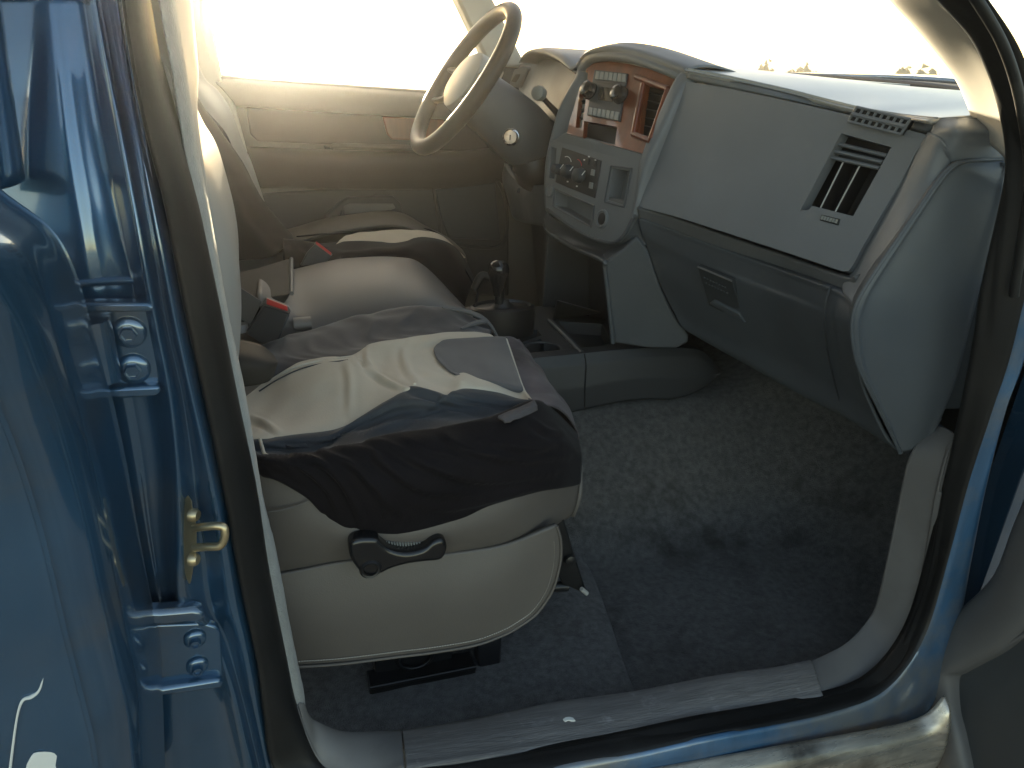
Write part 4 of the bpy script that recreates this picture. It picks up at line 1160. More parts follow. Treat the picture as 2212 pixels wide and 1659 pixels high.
# recliner lever
RL = PL((760, 1200, .098), (960, 1190, .098), (800, 1240, .098))
lev = [(756, 1178), (770, 1167), (792, 1164), (815, 1166), (826, 1176), (846, 1190), (880, 1196), (915, 1188), (936, 1172), (952, 1166), (964, 1172), (967, 1188), (960, 1206), (946, 1214), (915, 1217), (880, 1222), (845, 1232), (822, 1243), (800, 1246), (780, 1240), (765, 1222), (756, 1202)]
lever = slab("recline_lever", RL.pts(lev, .026), -RL.n * .026, BLACK_SHINY, pseat, .007, seg=4, smooth=90, label="black recline lever with a finger scoop")
turned("pivot_boss", RL.at(800, 1228, .024), RL.n, [(.0145, -.004), (.0145, .002), (.012, .005), (.0095, .004), (.009, -.002)], BLACK, lever, 28)
slab("finger_scoop", RL.pts([(825, 1172), (840, 1166), (930, 1166), (934, 1172), (915, 1186), (880, 1193), (848, 1188)], .006), -RL.n * .008, DASH_DK, lever, .002)
for k in range(16):
    x = 834 + 6 * k
    dy = 6 * math.sin(math.pi * k / 15)
    tube("scoop_rib", RL.pts([(x, 1170 + dy * .3), (x + 2.5, 1180 + dy * 1.6)], .0085), .0012, BUTTON, lever, n=6)
slab("strap", [(826, 1146, .092), (868, 1142, .091), (852, 1172, .098), (820, 1168, .098)], (0, .003, 0), BLACK, pseat, .0006)

# seat hardware
slab("bracket", [V(.33, .17, .2), V(.39, .17, .2), at(1236, 1180, y=.17), at(1268, 1280, y=.17), at(1258, 1282, y=.17), at(1216, 1262, y=.17)], (0, .02, 0), RAIL, pseat, .003)
tube("bracket_tube", [at(1180, 1268, y=.18), at(1225, 1266, y=.18)], .009, RAIL, pseat, n=14)
turned("bracket_bolt", at(1230, 1208, y=.166), (0, -1, 0), [(.009, 0), (.009, .006), (.004, .008)], RAIL, pseat, 14)
tube("bracket_foot", [at(1256, 1272, y=.16), at(1268, 1282, y=.16)], .004, SEAT_L, pseat, n=8)
r_l, r_r = at(799, 1498, y=.16), at(1028, 1452, y=.16)
zz = V(0, 0, .010)
slab("seat_rail", [r_l - zz, r_r - zz, r_r + zz, r_l + zz], (0, .04, 0), RAIL, pseat, .002)
tube("rail_edge", [r_l + zz + V(0, .002, 0), r_r + zz + V(0, .002, 0)], .0035, RAIL, pseat, n=8)
slab("rail_bracket", [at(808, 1400, y=.19), at(980, 1375, y=.19), at(975, 1455, y=.19), at(812, 1480, y=.19)], (0, .02, 0), RAIL, pseat, .003)
ci = at(898, 1418, y=.185)
tube("bracket_ring", [ci + V(.028 * math.cos(a), 0, .024 * math.sin(a)) for a in np.linspace(0, 2 * math.pi, 30, endpoint=False)], .003, RAIL, pseat, n=8, closed=True)
slab("rail_stop", [at(1030, 1380, y=.17), at(1085, 1368, y=.17), at(1082, 1440, y=.17), at(1062, 1468, y=.17), at(1034, 1440, y=.17)], (0, .03, 0), BLACK, pseat, .004)

# passenger seat back (its edge shows past the pillar)
sb = []
prof = [(-.11, .37), (-.068, .46), (-.061, .545), (-.059, .60), (-.067, .66), (-.076, .70), (-.094, .74), (-.12, .84), (-.16, .96), (-.22, 1.0)]
for y_, dx in ((.13, -.10), (.15, -.03), (.20, -.005), (.30, 0), (.45, 0), (.55, -.01), (.60, -.05), (.61, -.12)):
    sb.append([V(x + dx, y_, z) for x, z in prof])
loft("seat_back", sb, SEAT_L, pseat, nu=50, nv=40, thick=.01)
tube("back_seam", [V(x - .028, .152, z) for x, z in prof[1:8]], .002, SEAT, pseat, samples=30, n=6)
RECL = mat("brown_flap_vinyl", (0.03, 0.027, 0.024), 0.65, spec=0.2, var=0.1)
# folded flap at the foot of the back rest
fl = [[(480, 724, .30), (510, 731, .30), (559, 743, .30), (585, 760, .31), (600, 781, .32)],
      [(480, 770, .25), (510, 776, .24), (550, 780, .24), (580, 783, .25), (600, 784, .27)],
      [(480, 830, .245), (510, 836, .235), (550, 832, .235), (580, 824, .245), (592, 810, .265)]]
loft("recliner_cover", fl, RECL, pseat, nu=24, nv=16, thick=.006)

def pix(p):
    q = RM.T @ (np.array(p) - CP)
    return q[:2] / q[2] * F + CC


def folds(lines, base=None):
    """cloth folds: ridges with a valley on one side, running along traced lines of the cloth"""
    prep = []
    for pts, wdt, amp in lines:
        c = np.array(cr([np.array([a, b], float) for a, b in pts], 40))
        prep.append((c, wdt, amp))

    def f(u, v, p):
        q = pix(p)
        r = base(u, v, p) if base else 0.0
        for c, wdt, amp in prep:
            d = c - q
            dd = np.hypot(d[:, 0], d[:, 1])
            i = int(dd.argmin())
            if dd[i] > wdt * 5:
                continue
            t = c[min(i + 1, 39)] - c[max(i - 1, 0)]
            sgn = np.sign(t[0] * (q[1] - c[i][1]) - t[1] * (q[0] - c[i][0]))
            x = sgn * dd[i] / wdt
            tp = math.sin(math.pi * min(1, max(0, (i + 1) / 41))) ** .6
            r += amp * tp * (math.exp(-x * x) - .75 * math.exp(-((x - 1.6) ** 2) / .9) + .2 * math.exp(-((x + 2.2) ** 2) / 2))
        return r
    return f


# ================================================================== passenger seat cover
pcov = thing("seat_cover", "wrinkled black and cream seat cover pulled over the passenger cushion", "seat cover", (.15, .36, .33))
def wr(amp, fx, fy, seed, rot=0.0, ridged=True):
    def f(u, v, p):
        q = Vector((u * fx + rot * v, v * fy, seed))
        n1 = noise.noise(q)
        n2 = noise.noise(q * 2.3 + Vector((3, 1, 0)))
        e = math.sin(math.pi * min(1, max(0, v))) ** .5
        r = (1 - abs(n1) * 2.2) if ridged else n1
        return amp * e * (r * .7 + n2 * .5)
    return f
SID = [(520, 992, .110), (560, 1000, .100), (604, 1012, .093), (660, 1026, .088), (715, 1040, .083), (775, 1050, .079), (850, 1052, .076), (940, 1036, .074), (1040, 1010, .076), (1140, 975, .095), (1210, 965, .14), (1256, 985, .205)]
UPR = [(520, 984, .125), (574, 984, .118), (621, 988, .116), (672, 980, .116), (725, 968, .118), (786, 956, .118), (850, 940, .122), (955, 926, .122), (1066, 900, .136), (1149, 868, .18), (1195, 885, .235), (1246, 935, .30)]
lowtuck = [P(p) + V(0, .012, -.004) for p in HEM]
loft("side_panel", [lowtuck, HEM, SID, [((a[0] + b[0]) / 2, (a[1] + b[1]) / 2 - 4, (a[2] + b[2]) / 2 - .012) for a, b in zip(SID, UPR)], UPR, [P(p) + V(0, .015, -.012) for p in UPR]], COVER_B, pcov, nu=150, nv=80, thick=.003,
     disp=folds([
        ([(574, 986), (677, 994), (733, 1037), (768, 1097), (784, 1137)], 8, .006), ([(693, 978), (748, 998), (788, 1029), (816, 1069), (840, 1113)], 8, .006),
        ([(725, 966), (796, 974), (820, 994), (875, 1037), (935, 1061), (1034, 1065)], 9, .006), ([(796, 954), (840, 962), (915, 1002), (994, 1029), (1074, 1037), (1193, 1022)], 9, .006),
        ([(955, 930), (975, 954), (1014, 974), (1113, 994), (1225, 986)], 8, .005), ([(1034, 942), (1074, 958), (1153, 970), (1193, 962)], 7, .004),
        ([(562, 1020), (606, 1033), (661, 1065), (697, 1101)], 7, .005), ([(808, 1037), (836, 1081), (875, 1113)], 7, .005), ([(880, 1085), (960, 1098), (1060, 1080), (1180, 1045)], 8, .003),
        ([(640, 1000), (700, 1050), (735, 1110)], 6, .004), ([(870, 945), (930, 975), (980, 985)], 6, .003), ([(1140, 900), (1180, 930), (1215, 935)], 7, .004)],
        wr(.0025, 7, 3, 4.0, rot=4)))
# front nose
NL = [(1149, 868, .18), (1129, 855, .25), (1118, 820, .34), (1106, 785, .43), (1098, 755, .50), (1090, 728, .545)]
NM = [(1200, 880, .23), (1188, 848, .30), (1165, 810, .38), (1140, 778, .46), (1122, 752, .52), (1106, 728, .56)]
NM2 = [(1230, 905, .28), (1212, 868, .34), (1186, 830, .41), (1158, 793, .48), (1138, 764, .535), (1116, 734, .57)]
NR = [(1250, 950, .31), (1230, 893, .37), (1196, 846, .43), (1163, 800, .50), (1146, 772, .55), (1121, 738, .58)]
NB = [P(p) + V(.0, .0, -.07) for p in NR]
loft("front_panel", [NL, NM, NM2, NR, NB], FADED, pcov, nu=60, nv=40, thick=.003, disp=wr(.004, 5, 2.5, 9.0))
# slate side strip (a slack fold)
K_ = [(520, 944, .2), (565, 944, .19), (629, 936, .2), (733, 922, .205), (796, 887, .22), (856, 851, .235), (895, 833, .245), (967, 849, .23), (1006, 831, .25), (1074, 841, .25), (1121, 857, .235), (1150, 864, .19)]
sl0 = [P(p) + V(0, 0, -.003) for p in K_]
sl2 = [P(p) + V(0, .004, -.006) for p in UPR[:10]]
sl2 = cr(sl2, 12)
slm = [a * .5 + b * .5 + V(0, .012, -.012) for a, b in zip(sl0, sl2)]
slq = [a * .75 + b * .25 + V(0, .0, .002) for a, b in zip(sl0, sl2)]
loft("side_strip", [sl0, slq, slm, sl2], COVER_S, pcov, nu=140, nv=50, thick=.003,
     disp=folds([([(875, 835), (935, 855), (994, 875), (1074, 891)], 7, .006), ([(640, 955), (740, 945), (830, 925), (900, 915), (1000, 912)], 7, .005),
                 ([(760, 925), (830, 890), (900, 870), (960, 880)], 9, .004), ([(580, 960), (640, 968), (700, 960)], 6, .004), ([(970, 850), (1010, 862), (1090, 875)], 6, .003)], wr(.003, 5, 1.6, 2.0, rot=1.5)))
tube("strip_piping", [P(p) + V(0, -.001, .001) for p in [(562, 950, .175), (566, 965, .15), (574, 983, .122), (600, 988, .118), (621, 989, .115)]], .0022, PIPING, pcov, samples=24, n=8)
# cream panels
M_ = [(520, 866, .46), (575, 822, .46), (637, 787, .46), (700, 773, .45), (760, 768, .44), (800, 745, .46), (856, 734, .47), (915, 726, .485), (970, 719, .495), (1020, 717, .505), (1054, 722, .51), (1076, 733, .52)]
N1 = [(520, 892, .38), (585, 866, .37), (655, 835, .36), (720, 812, .355), (775, 795, .36), (815, 790, .385), (865, 775, .40), (925, 765, .41), (980, 760, .415), (1035, 758, .42), (1075, 762, .425), (1098, 770, .43)]
N2 = [(520, 922, .29), (580, 908, .285), (655, 888, .28), (735, 862, .28), (790, 842, .285), (830, 822, .305), (880, 806, .32), (950, 806, .325), (1000, 800, .33), (1060, 802, .335), (1095, 806, .335), (1112, 815, .335)]
M_t = [P(p) + V(0, .015, -.012) for p in M_]
def cream_bump(u, v, p):
    r = wr(.0045, 6, 2.5, 7.0, rot=1.5, ridged=False)(u, v, p)
    return r
loft("cream_panel", [M_t, M_, N1, N2, K_, [P(p) + V(0, -.008, -.012) for p in K_]], COVER_C, pcov, nu=150, nv=90, thick=.003,
     disp=folds([([(792, 758), (796, 787), (820, 810), (860, 832)], 7, .006), ([(875, 752), (872, 768), (880, 795), (905, 822)], 8, .004), ([(748, 783), (757, 823), (756, 890)], 9, .004),
                 ([(538, 898), (570, 914), (606, 934)], 6, .005), ([(900, 745), (950, 735), (1030, 730)], 7, .003), ([(905, 800), (960, 822), (1010, 826)], 7, .003), ([(770, 775), (830, 812), (890, 836)], 5, -.004)], cream_bump))
# seams / piping on the cream
tube("cream_piping", [P(p) + V(0, -.001, .003) for p in [(530, 868, .45), (590, 822, .45), (645, 794, .44), (705, 781, .435), (762, 776, .425), (800, 795, .39), (860, 822, .33), (896, 834, .25)]], .0022, PIPING, pcov, samples=70, n=8)
tube("dark_seam", [P(p) + V(0, -.001, .0045) for p in [(560, 850, .43), (600, 825, .43), (650, 802, .425), (700, 790, .42), (752, 783, .41)]], .0012, COVER_S, pcov, samples=40, n=6)
# grey insert
ins_rows = [[(946, 757, .44), (962, 748, .455), (1000, 745, .462), (1045, 743, .464), (1090, 742, .465)],
            [(937, 768, .42), (960, 764, .428), (1000, 762, .43), (1048, 760, .432), (1095, 758, .445)],
            [(941, 782, .395), (965, 785, .385), (1005, 786, .38), (1052, 784, .382), (1103, 782, .405)],
            [(952, 799, .36), (978, 806, .345), (1018, 810, .335), (1062, 812, .325), (1114, 812, .345)],
            [(968, 814, .33), (990, 822, .315), (1028, 830, .295), (1075, 838, .28), (1122, 838, .29)],
            [(985, 825, .305), (1005, 830, .30), (1040, 838, .285), (1085, 847, .27), (1128, 855, .255)]]
ins_rows = [[P(p) + V(-.001, -.005, .015) for p in r] for r in ins_rows]
ins_rows = [[p + V(0, .002, -.010) for p in ins_rows[0]]] + ins_rows + [[p + V(0, -.002, -.010) for p in ins_rows[-1]]]
loft("grey_insert", ins_rows, COVER_G, pcov, nu=50, nv=50, thick=.003, disp=wr(.002, 3, 2, 6.0, ridged=False))
tube("insert_piping", [P(p) + V(-.0005, -.003, .008) for p in [(1090, 741, .467), (1100, 770, .43), (1112, 808, .355), (1122, 838, .295), (1134, 866, .24)]], .0045, PIPING, pcov, samples=30, n=10, flat=.6)
# pale corner patch turned over
loft("corner_patch", [[P(p) + V(0, -.012, .007) for p in r] for r in
     [[(1070, 900, .138), (1092, 890, .15), (1120, 879, .168), (1147, 866, .187)], [(1076, 907, .13), (1099, 898, .141), (1126, 887, .157), (1151, 875, .179)],
      [(1086, 914, .122), (1106, 908, .131), (1132, 899, .149), (1155, 888, .172)]]], PATCH, pcov, nu=24, nv=16, thick=.003, disp=wr(.003, 3, 2, 3.0))
COVER_I = mat("grey_bolster_velour", (0.062, 0.058, 0.062), 0.7, spec=0.3, var=0.2, vscale=9, bump=0.35, bscale=400, bdist=0.001, sheen=0.2)
# inner bolster and valley
VB = [(560, 790, .47), (598, 775, .49), (650, 765, .49), (700, 755, .49), (760, 748, .49), (800, 735, .5), (860, 722, .51), (930, 712, .52), (1000, 706, .53), (1060, 716, .535)]
FB0 = [(560, 770, .56), (600, 745, .56), (650, 728, .56), (700, 716, .56), (770, 700, .56), (830, 688, .56), (890, 678, .565), (950, 676, .57), (1000, 690, .57), (1060, 718, .565)]
FB1 = [(560, 752, .60), (613, 730, .60), (655, 717, .60), (700, 706, .60), (770, 684, .60), (830, 671, .60), (895, 662, .60), (955, 664, .605), (1005, 678, .605), (1066, 714, .60)]
FB2 = [P(p) + V(0, .03, -.03) for p in FB1]
inn0 = [P(p) + V(0, -.01, -.004) for p in M_[1:11]]
loft("inner_bolster", [inn0, VB, FB0, FB1, FB2], COVER_I, pcov, nu=120, nv=50, thick=.003, disp=wr(.004, 8, 2.5, 12.0, rot=2))
cf = [(930, 672, .59), (1002, 672, .60), (1030, 684, .60), (1052, 700, .60), (1066, 716, .59), (1074, 732, .57), (1060, 722, .56), (1030, 700, .58)]
tube("corner_fold", [P(p) + V(0, -.004, .004) for p in [(955, 668, .59), (1004, 675, .60), (1036, 688, .60), (1058, 708, .60), (1075, 735, .57)]], .008, COVER_G, pcov, samples=40, n=12, radii=[.003, .007, .009, .008, .004], flat=.6)
tube("corner_fold", [P(p) + V(0, -.006, .006) for p in [(994, 714, .52), (1024, 702, .555), (1048, 700, .59), (1066, 722, .57)]], .006, COVER_G, pcov, samples=40, n=12, radii=[.002, .006, .006, .003], flat=.6)

# ================================================================== middle seat
mseat = thing("front_seat", "grey vinyl middle seat between the two front seats", "seat", (.2, .8, .1))
m0 = [(560, 640, .66), (640, 700, .655), (720, 698, .655), (800, 682, .655), (870, 668, .655), (930, 660, .655), (1000, 668, .66)]
m1 = [(560, 615, .72), (640, 655, .72), (720, 640, .72), (800, 626, .72), (870, 618, .72), (935, 624, .72), (1008, 672, .72)]
m2 = [(560, 600, .82), (635, 610, .82), (720, 592, .82), (800, 580, .82), (865, 580, .82), (930, 600, .82), (1008, 670, .80)]
m3 = [(580, 590, .95), (637, 581, .95), (700, 566, .95), (756, 557, .95), (856, 555, .95), (915, 573, .95), (1004, 664, .90)]
m4 = [P(p) + V(.0, .04, -.03) for p in m3]
loft("cushion", [off(m0, 0, -.005, -.05), m0, m1, m2, m3, m4], SEAT_G, mseat, nu=70, nv=50, thick=.01)
fr0 = [(1006, 668, .68), (1008, 672, .75), (1004, 664, .90)]
loft("cushion_front", [[P((1000, 668, .66)), P((1008, 672, .72)), P((1008, 670, .80)), P((1004, 664, .90)), P((1004, 664, .90)) + V(0, .04, -.03)],
                       [P((1000, 668, .66)) + V(.01, 0, -.05), P((1008, 672, .72)) + V(.012, 0, -.06), P((1008, 670, .80)) + V(.012, 0, -.06), P((1004, 664, .90)) + V(.012, 0, -.06), P((1004, 664, .90)) + V(0, .04, -.08)]], SEAT_G, mseat, nu=20, nv=8, thick=.01)
# back panel folded at the rear of the middle cushion
bp_ = [(490, 605, .80), (560, 590, .88), (628, 568, .95), (634, 572, .95), (634, 644, .70), (628, 648, .69), (560, 660, .69), (520, 664, .69)]
slab("back_panel", [P(p) + V(-.004, -.004, .012) for p in bp_], (-.03, .02, -.05), RECL, mseat, .006, seg=3)
tube("panel_edge", [P((632, 569, .95)) + V(-.002, -.006, .012), P((633, 645, .70)) + V(-.002, -.006, .012)], .004, TRIM, mseat, n=10)
tube("hinge_cap", [at(634, 700, y=.64), at(672, 697, y=.64)], .016, SEAT_G, mseat, n=16, flat=.7)
prism("seat_base", [(-.1, .12), (.36, .12), (.40, .26), (.1, .30), (-.1, .28)], .66, .96, BLACK, mseat, .01)
slab("seat_back", [V(-.10, .64, .36), V(-.10, .99, .36), V(-.26, .99, .88), V(-.26, .64, .88)], (-.12, 0, -.03), SEAT_G, mseat, .03, seg=4)

# ================================================================== driver seat + cover
dseat = thing("front_seat", "taupe driver seat behind the steering wheel with pale bolsters", "seat", (.2, 1.25, .1))
d0 = [(600, 512, 1.5), (651, 497, 1.5), (700, 483, 1.5), (751, 474, 1.5), (821, 466, 1.5), (866, 470, 1.5), (908, 493, 1.49), (960, 520, 1.47), (990, 545, 1.45)]
d1 = [P(p) + V(0, -.06, .0) for p in d0]
d2 = [P(p) + V(0, -.09, -.015) for p in d0]
loft("cushion", [off(d0, 0, .02, -.08), d0, d1, d2], SEAT, dseat, nu=50, nv=24, thick=.01)
prism("seat_base", [(-.1, .10), (.40, .10), (.45, .26), (.38, .315), (.1, .30), (-.1, .28)], 1.03, 1.48, BLACK, dseat, .015)
# pale far bolster of the back rest
pb0 = [(400, 60, 1.46), (439, 163, 1.46), (470, 195, 1.46), (501, 243, 1.46), (526, 312, 1.46), (543, 350, 1.46), (566, 420, 1.46), (585, 480, 1.46)]
loft("back_bolster", [off(pb0, -.03, .06, 0), pb0, off(pb0, -.012, -.03, 0), off(pb0, -.03, -.10, 0), off(pb0, -.06, -.14, 0)], SEAT_L, dseat, nu=50, nv=24, thick=.01)
dcov = thing("seat_cover", "black and cream seat cover bunched on the driver seat", "seat cover", (.2, 1.25, .35))
e_ = [(396, 120, 1.2), (412, 190, 1.2), (439, 240, 1.2), (472, 285, 1.2), (508, 332, 1.2), (536, 380, 1.2), (560, 427, 1.2), (595, 478, 1.2), (632, 516, 1.2)]
e1 = [P(p) + V(-.03, -.10, 0) for p in e_]
e2 = [P(p) + V(-.07, -.18, 0) for p in e_]
e3 = [P(p) + V(-.22, -.20, 0) for p in e_]
loft("back_cover", [off(e_, -.035, .20, .0), off(e_, -.01, .10, 0), e_, e1, e2, e3], COVER_B, dcov, nu=70, nv=50, thick=.003, disp=wr(.006, 5, 2, 5.0, rot=2))
tube("back_fold", [P((380, 150, 1.3)) , P((430, 225, 1.3)), P((480, 282, 1.3)), P((500, 320, 1.3))], .004, COVER_S, dcov, samples=30, n=8)
c0 = [(640, 560, 1.05), (700, 556, 1.05), (770, 551, 1.05), (850, 545, 1.05), (905, 552, 1.05), (960, 590, 1.05), (1006, 650, 1.04)]
c1 = [(640, 540, 1.12), (700, 536, 1.12), (770, 540, 1.12), (850, 530, 1.12), (915, 524, 1.13), (975, 545, 1.13), (1022, 615, 1.12)]
c2 = [(640, 528, 1.2), (700, 525, 1.2), (770, 520, 1.2), (850, 522, 1.2), (920, 512, 1.22), (985, 535, 1.22), (1030, 610, 1.2)]
c3 = [(640, 520, 1.3), (700, 516, 1.3), (760, 514, 1.3), (810, 504, 1.32), (870, 499, 1.34), (935, 505, 1.36), (1012, 568, 1.36)]
c4 = [(640, 510, 1.4), (700, 505, 1.4), (760, 502, 1.4), (815, 495, 1.42), (880, 490, 1.43), (945, 502, 1.43), (1010, 562, 1.42)]
loft("black_panel", [off(c0, 0, 0, -.06), c0, c1, c2], COVER_B, dcov, nu=60, nv=30, thick=.003, disp=wr(.004, 5, 2, 8.0))
loft("front_panel", [c4, [(700, 500, 1.46), (750, 490, 1.46), (800, 484, 1.46), (850, 482, 1.46), (900, 492, 1.46), (960, 516, 1.46), (1008, 562, 1.44)]], COVER_B, dcov, nu=40, nv=10, thick=.003)
# cream inset of the driver cover
ci0 = [(722, 532, 1.16), (762, 540, 1.13), (800, 546, 1.10), (850, 538, 1.11), (900, 524, 1.15), (940, 530, 1.15), (985, 560, 1.16)]
ci1 = [(736, 522, 1.22), (770, 522, 1.22), (820, 526, 1.2), (865, 518, 1.22), (905, 514, 1.24), (950, 520, 1.25), (998, 562, 1.25)]
ci2 = [(750, 514, 1.3), (776, 510, 1.3), (825, 508, 1.3), (866, 505, 1.31), (905, 505, 1.33), (950, 514, 1.35), (1004, 562, 1.35)]
ci3 = [(770, 508, 1.37), (800, 504, 1.38), (835, 500, 1.38), (870, 499, 1.39), (910, 502, 1.40), (955, 512, 1.40), (1006, 560, 1.40)]
loft("cream_panel", [off(ci0, 0, -.004, .002), off(ci1, 0, -.002, .006), off(ci2, 0, -.002, .008), off(ci3, 0, 0, .004)], COVER_C, dcov, nu=60, nv=30, thick=.003, disp=wr(.004, 5, 2, 1.0, ridged=False))
loft("nose_panel", [[(985, 556, 1.16), (998, 562, 1.25), (1006, 562, 1.38)], [(1010, 590, 1.12), (1018, 590, 1.22), (1024, 600, 1.36)], [(1030, 640, 1.05), (1034, 635, 1.2), (1034, 640, 1.36)], [P((1030, 660, 1.05)) + V(-.02, 0, -.04), P((1034, 655, 1.2)) + V(-.02, 0, -.04), P((1034, 660, 1.36)) + V(-.02, 0, -.04)]], COVER_B, dcov, nu=20, nv=24, thick=.003)
loft("rear_tuck", [[(612, 515, 1.10), (660, 520, 1.10), (700, 530, 1.12), (740, 540, 1.12)], [(612, 545, 1.02), (660, 556, 1.02), (700, 560, 1.03), (740, 560, 1.03)], [P((612, 580, .99)), P((660, 585, .99)), P((700, 585, .99)), P((740, 580, 1.0))]], COVER_B, dcov, nu=30, nv=20, thick=.003, disp=wr(.006, 4, 2, 2.2))

# ================================================================== seat belt buckles
def buckle(body, top, inner, depth, label, loc):
    t = thing("seat_belt_buckle", label, "seat belt buckle", loc, "seat belt buckles between the front seats")
    slab("buckle_body", body, depth, DASH_DK, t, .004, seg=3)
    slab("buckle_rim", top, depth, TRIM, t, .0015)
    slab("release_button", inner, np.asarray(depth) * .5, RED, t, .0012)
    return t
bk1 = buckle([(570, 660, .63), (627, 678, .60), (604, 732, .60), (585, 744, .605), (562, 740, .61), (531, 720, .63)],
             [(570, 658, .63), (574, 645, .645), (580, 645, .645), (625, 663, .615), (628, 670, .60), (626, 679, .60)],
             [P((577, 658, .63)) + V(-.001, -.004, .002), P((578, 648, .64)) + V(-.001, -.004, .004), P((622, 665, .612)) + V(-.001, -.004, .004), P((623, 673, .602)) + V(-.001, -.004, .002)],
             (.0, .022, -.004), "near seat belt buckle with red button leaning beside the passenger cover", tuple(P((570, 720, .62))))
slab("belt_webbing", [(500, 608, .68), (520, 622, .67), (566, 652, .65), (541, 702, .64), (520, 690, .65), (497, 680, .66)], (.0, .004, 0), WEB, bk1, .001)
loft("belt_loop", [[(478, 611, .67), (492, 605, .665), (503, 610, .66)], [(487, 645, .66), (502, 642, .65), (512, 640, .65)], [(494, 676, .66), (508, 671, .65), (519, 663, .65)]], WEB_L, bk1, nu=12, nv=16, thick=.002)
tube("anchor", [at(520, 700, y=.66), at(524, 716, y=.66)], .012, WEB_L, bk1, n=14)
bk2 = buckle([(664, 545, .99), (681, 527, .99), (717, 552, .97), (706, 566, .97), (690, 572, .97), (648, 574, .985)],
             [(680, 528, .99), (681, 523, .995), (685, 524, .995), (719, 549, .975), (716, 554, .97)],
             [P((683, 527, .99)) + V(-.001, -.004, .001), P((684, 523, .99)) + V(-.001, -.004, .003), P((717, 548, .975)) + V(-.001, -.004, .003), P((716, 552, .97)) + V(-.001, -.004, .001)],
             (.0, .02, -.004), "far seat belt buckle with red button behind the middle cushion", tuple(P((680, 560, .98))))

# ================================================================== floor console
CONS = mat("dark_console_plastic", (0.028, 0.031, 0.035), 0.5, var=0.1, bump=0.25, bscale=800, bdist=0.0006, dirt=((0.04, 0.043, 0.047), 8, 0.62))
cons = thing("floor_console", "low dark grey floor console with cup holder and trays", "console", (.7, .8, .05))
ct = [(1130, 778, .655), (1157, 773, .655), (1258, 763, .655), (1326, 756, .655), (1400, 752, .655), (1480, 752, .655), (1516, 758, .655), (1540, 778, .655), (1560, 803, .655)]
cb_ = [(1150, 800, .645), (1167, 796, .645), (1262, 788, .645), (1330, 779, .645), (1400, 772, .645), (1478, 770, .645), (1510, 772, .645), (1536, 788, .645), (1556, 806, .645)]
c_b = [(1170, 910, .635), (1200, 898, .635), (1264, 884, .635), (1340, 868, .635), (1400, 862, .635), (1444, 863, .635), (1490, 852, .635), (1525, 834, .64), (1554, 808, .645)]
loft("console_side", [[P(p) + V(0, .03, 0) for p in ct], ct, cb_, [((a[0] + b[0]) / 2, (a[1] + b[1]) / 2, .635) for a, b in zip(cb_, c_b)], c_b], CONS, cons, nu=70, nv=40, thick=.006, linear_v=True, angle=30)
ZT = .247
def T(px, py, dz=0):
    return at(px, py, z=ZT + dz)
ctop = slab("console_top", [T(1120, 778), T(1157, 774), T(1258, 764), T(1420, 752), T(1400, 720), T(1300, 690), T(1180, 660), T(1060, 668), T(1070, 700)], (0, 0, -.05), DASH_DK, cons, .003,
            cuts=[([T(1084, 726), T(1110, 716), T(1160, 712), T(1170, 724), T(1120, 742)], (0, 0, -.035)),
                  ([T(1110, 744), T(1150, 738), T(1168, 732), T(1176, 742), T(1130, 756)], (0, 0, -.035)),
                  ([T(1170 + 40 * math.cos(a), 756 + 15 * math.sin(a)) for a in np.linspace(0, 2 * math.pi, 24, endpoint=False)], (0, 0, -.04)),
                  ([T(1206, 694), T(1300, 700), T(1322, 740), T(1262, 756)], (0, 0, -.03))])
tube("tray_wall", [T(1187, 694, .004), T(1222, 727, .004), T(1256, 764, .004)], .007, DASH_LOW, cons, samples=20, n=8)
slab("tray_back", [T(1195, 690, .0), T(1300, 676, .0), T(1300, 676, .055), T(1205, 650, .07)], (0, .01, 0), DASH_DK, cons, .003)
tube("cup_ring", [T(1170 + 42 * math.cos(a), 756 + 16 * math.sin(a), .001) for a in np.linspace(0, 2 * math.pi, 40, endpoint=False)], .003, DASH_DK, cons, closed=True, n=8)
seam = [P(p) + V(0, -.001, 0) for p in [(1262, 764, .654), (1266, 790, .644), (1264, 830, .634), (1263, 882, .634)]]
tube("console_seam", seam, .0012, BLACK, cons, samples=20, n=6)

# ================================================================== gear lever
gear = thing("gear_lever", "short black gear lever with round knob on an oval rubber boot", "gear lever", tuple(at(1085, 650, y=.85)))
gk, gb = at(1078, 590, y=.85), at(1080, 655, y=.85)
turned("gear_knob", gk - V(0, 0, .032), gk - gb + V(.002, 0, 0), [(.011, -.02), (.0135, 0), (.019, .018), (.0235, .032), (.0245, .042), (.0225, .052), (.014, .060), (.001, .0625)], BLACK_SHINY, gear, 32)
tube("lever_shaft", [gb - V(0, 0, .01), gk], .012, BLACK, gear, n=14, samples=8, radii=[.011, .0125])
turned("boot", gb + V(.006, 0, -.004), (0, 0, 1), [(.075, -.07), (.076, -.02), (.074, -.004), (.066, .0), (.062, -.006), (.03, -.004), (.016, .006), (.013, .014), (.001, .015)], BLACK, gear, 40, sq=(1.05, .62))
tube("side_lever", [at(1024, 625, y=.98), at(1040, 596, y=.98), at(1056, 600, y=.98)], .01, BLACK, gear, samples=12)

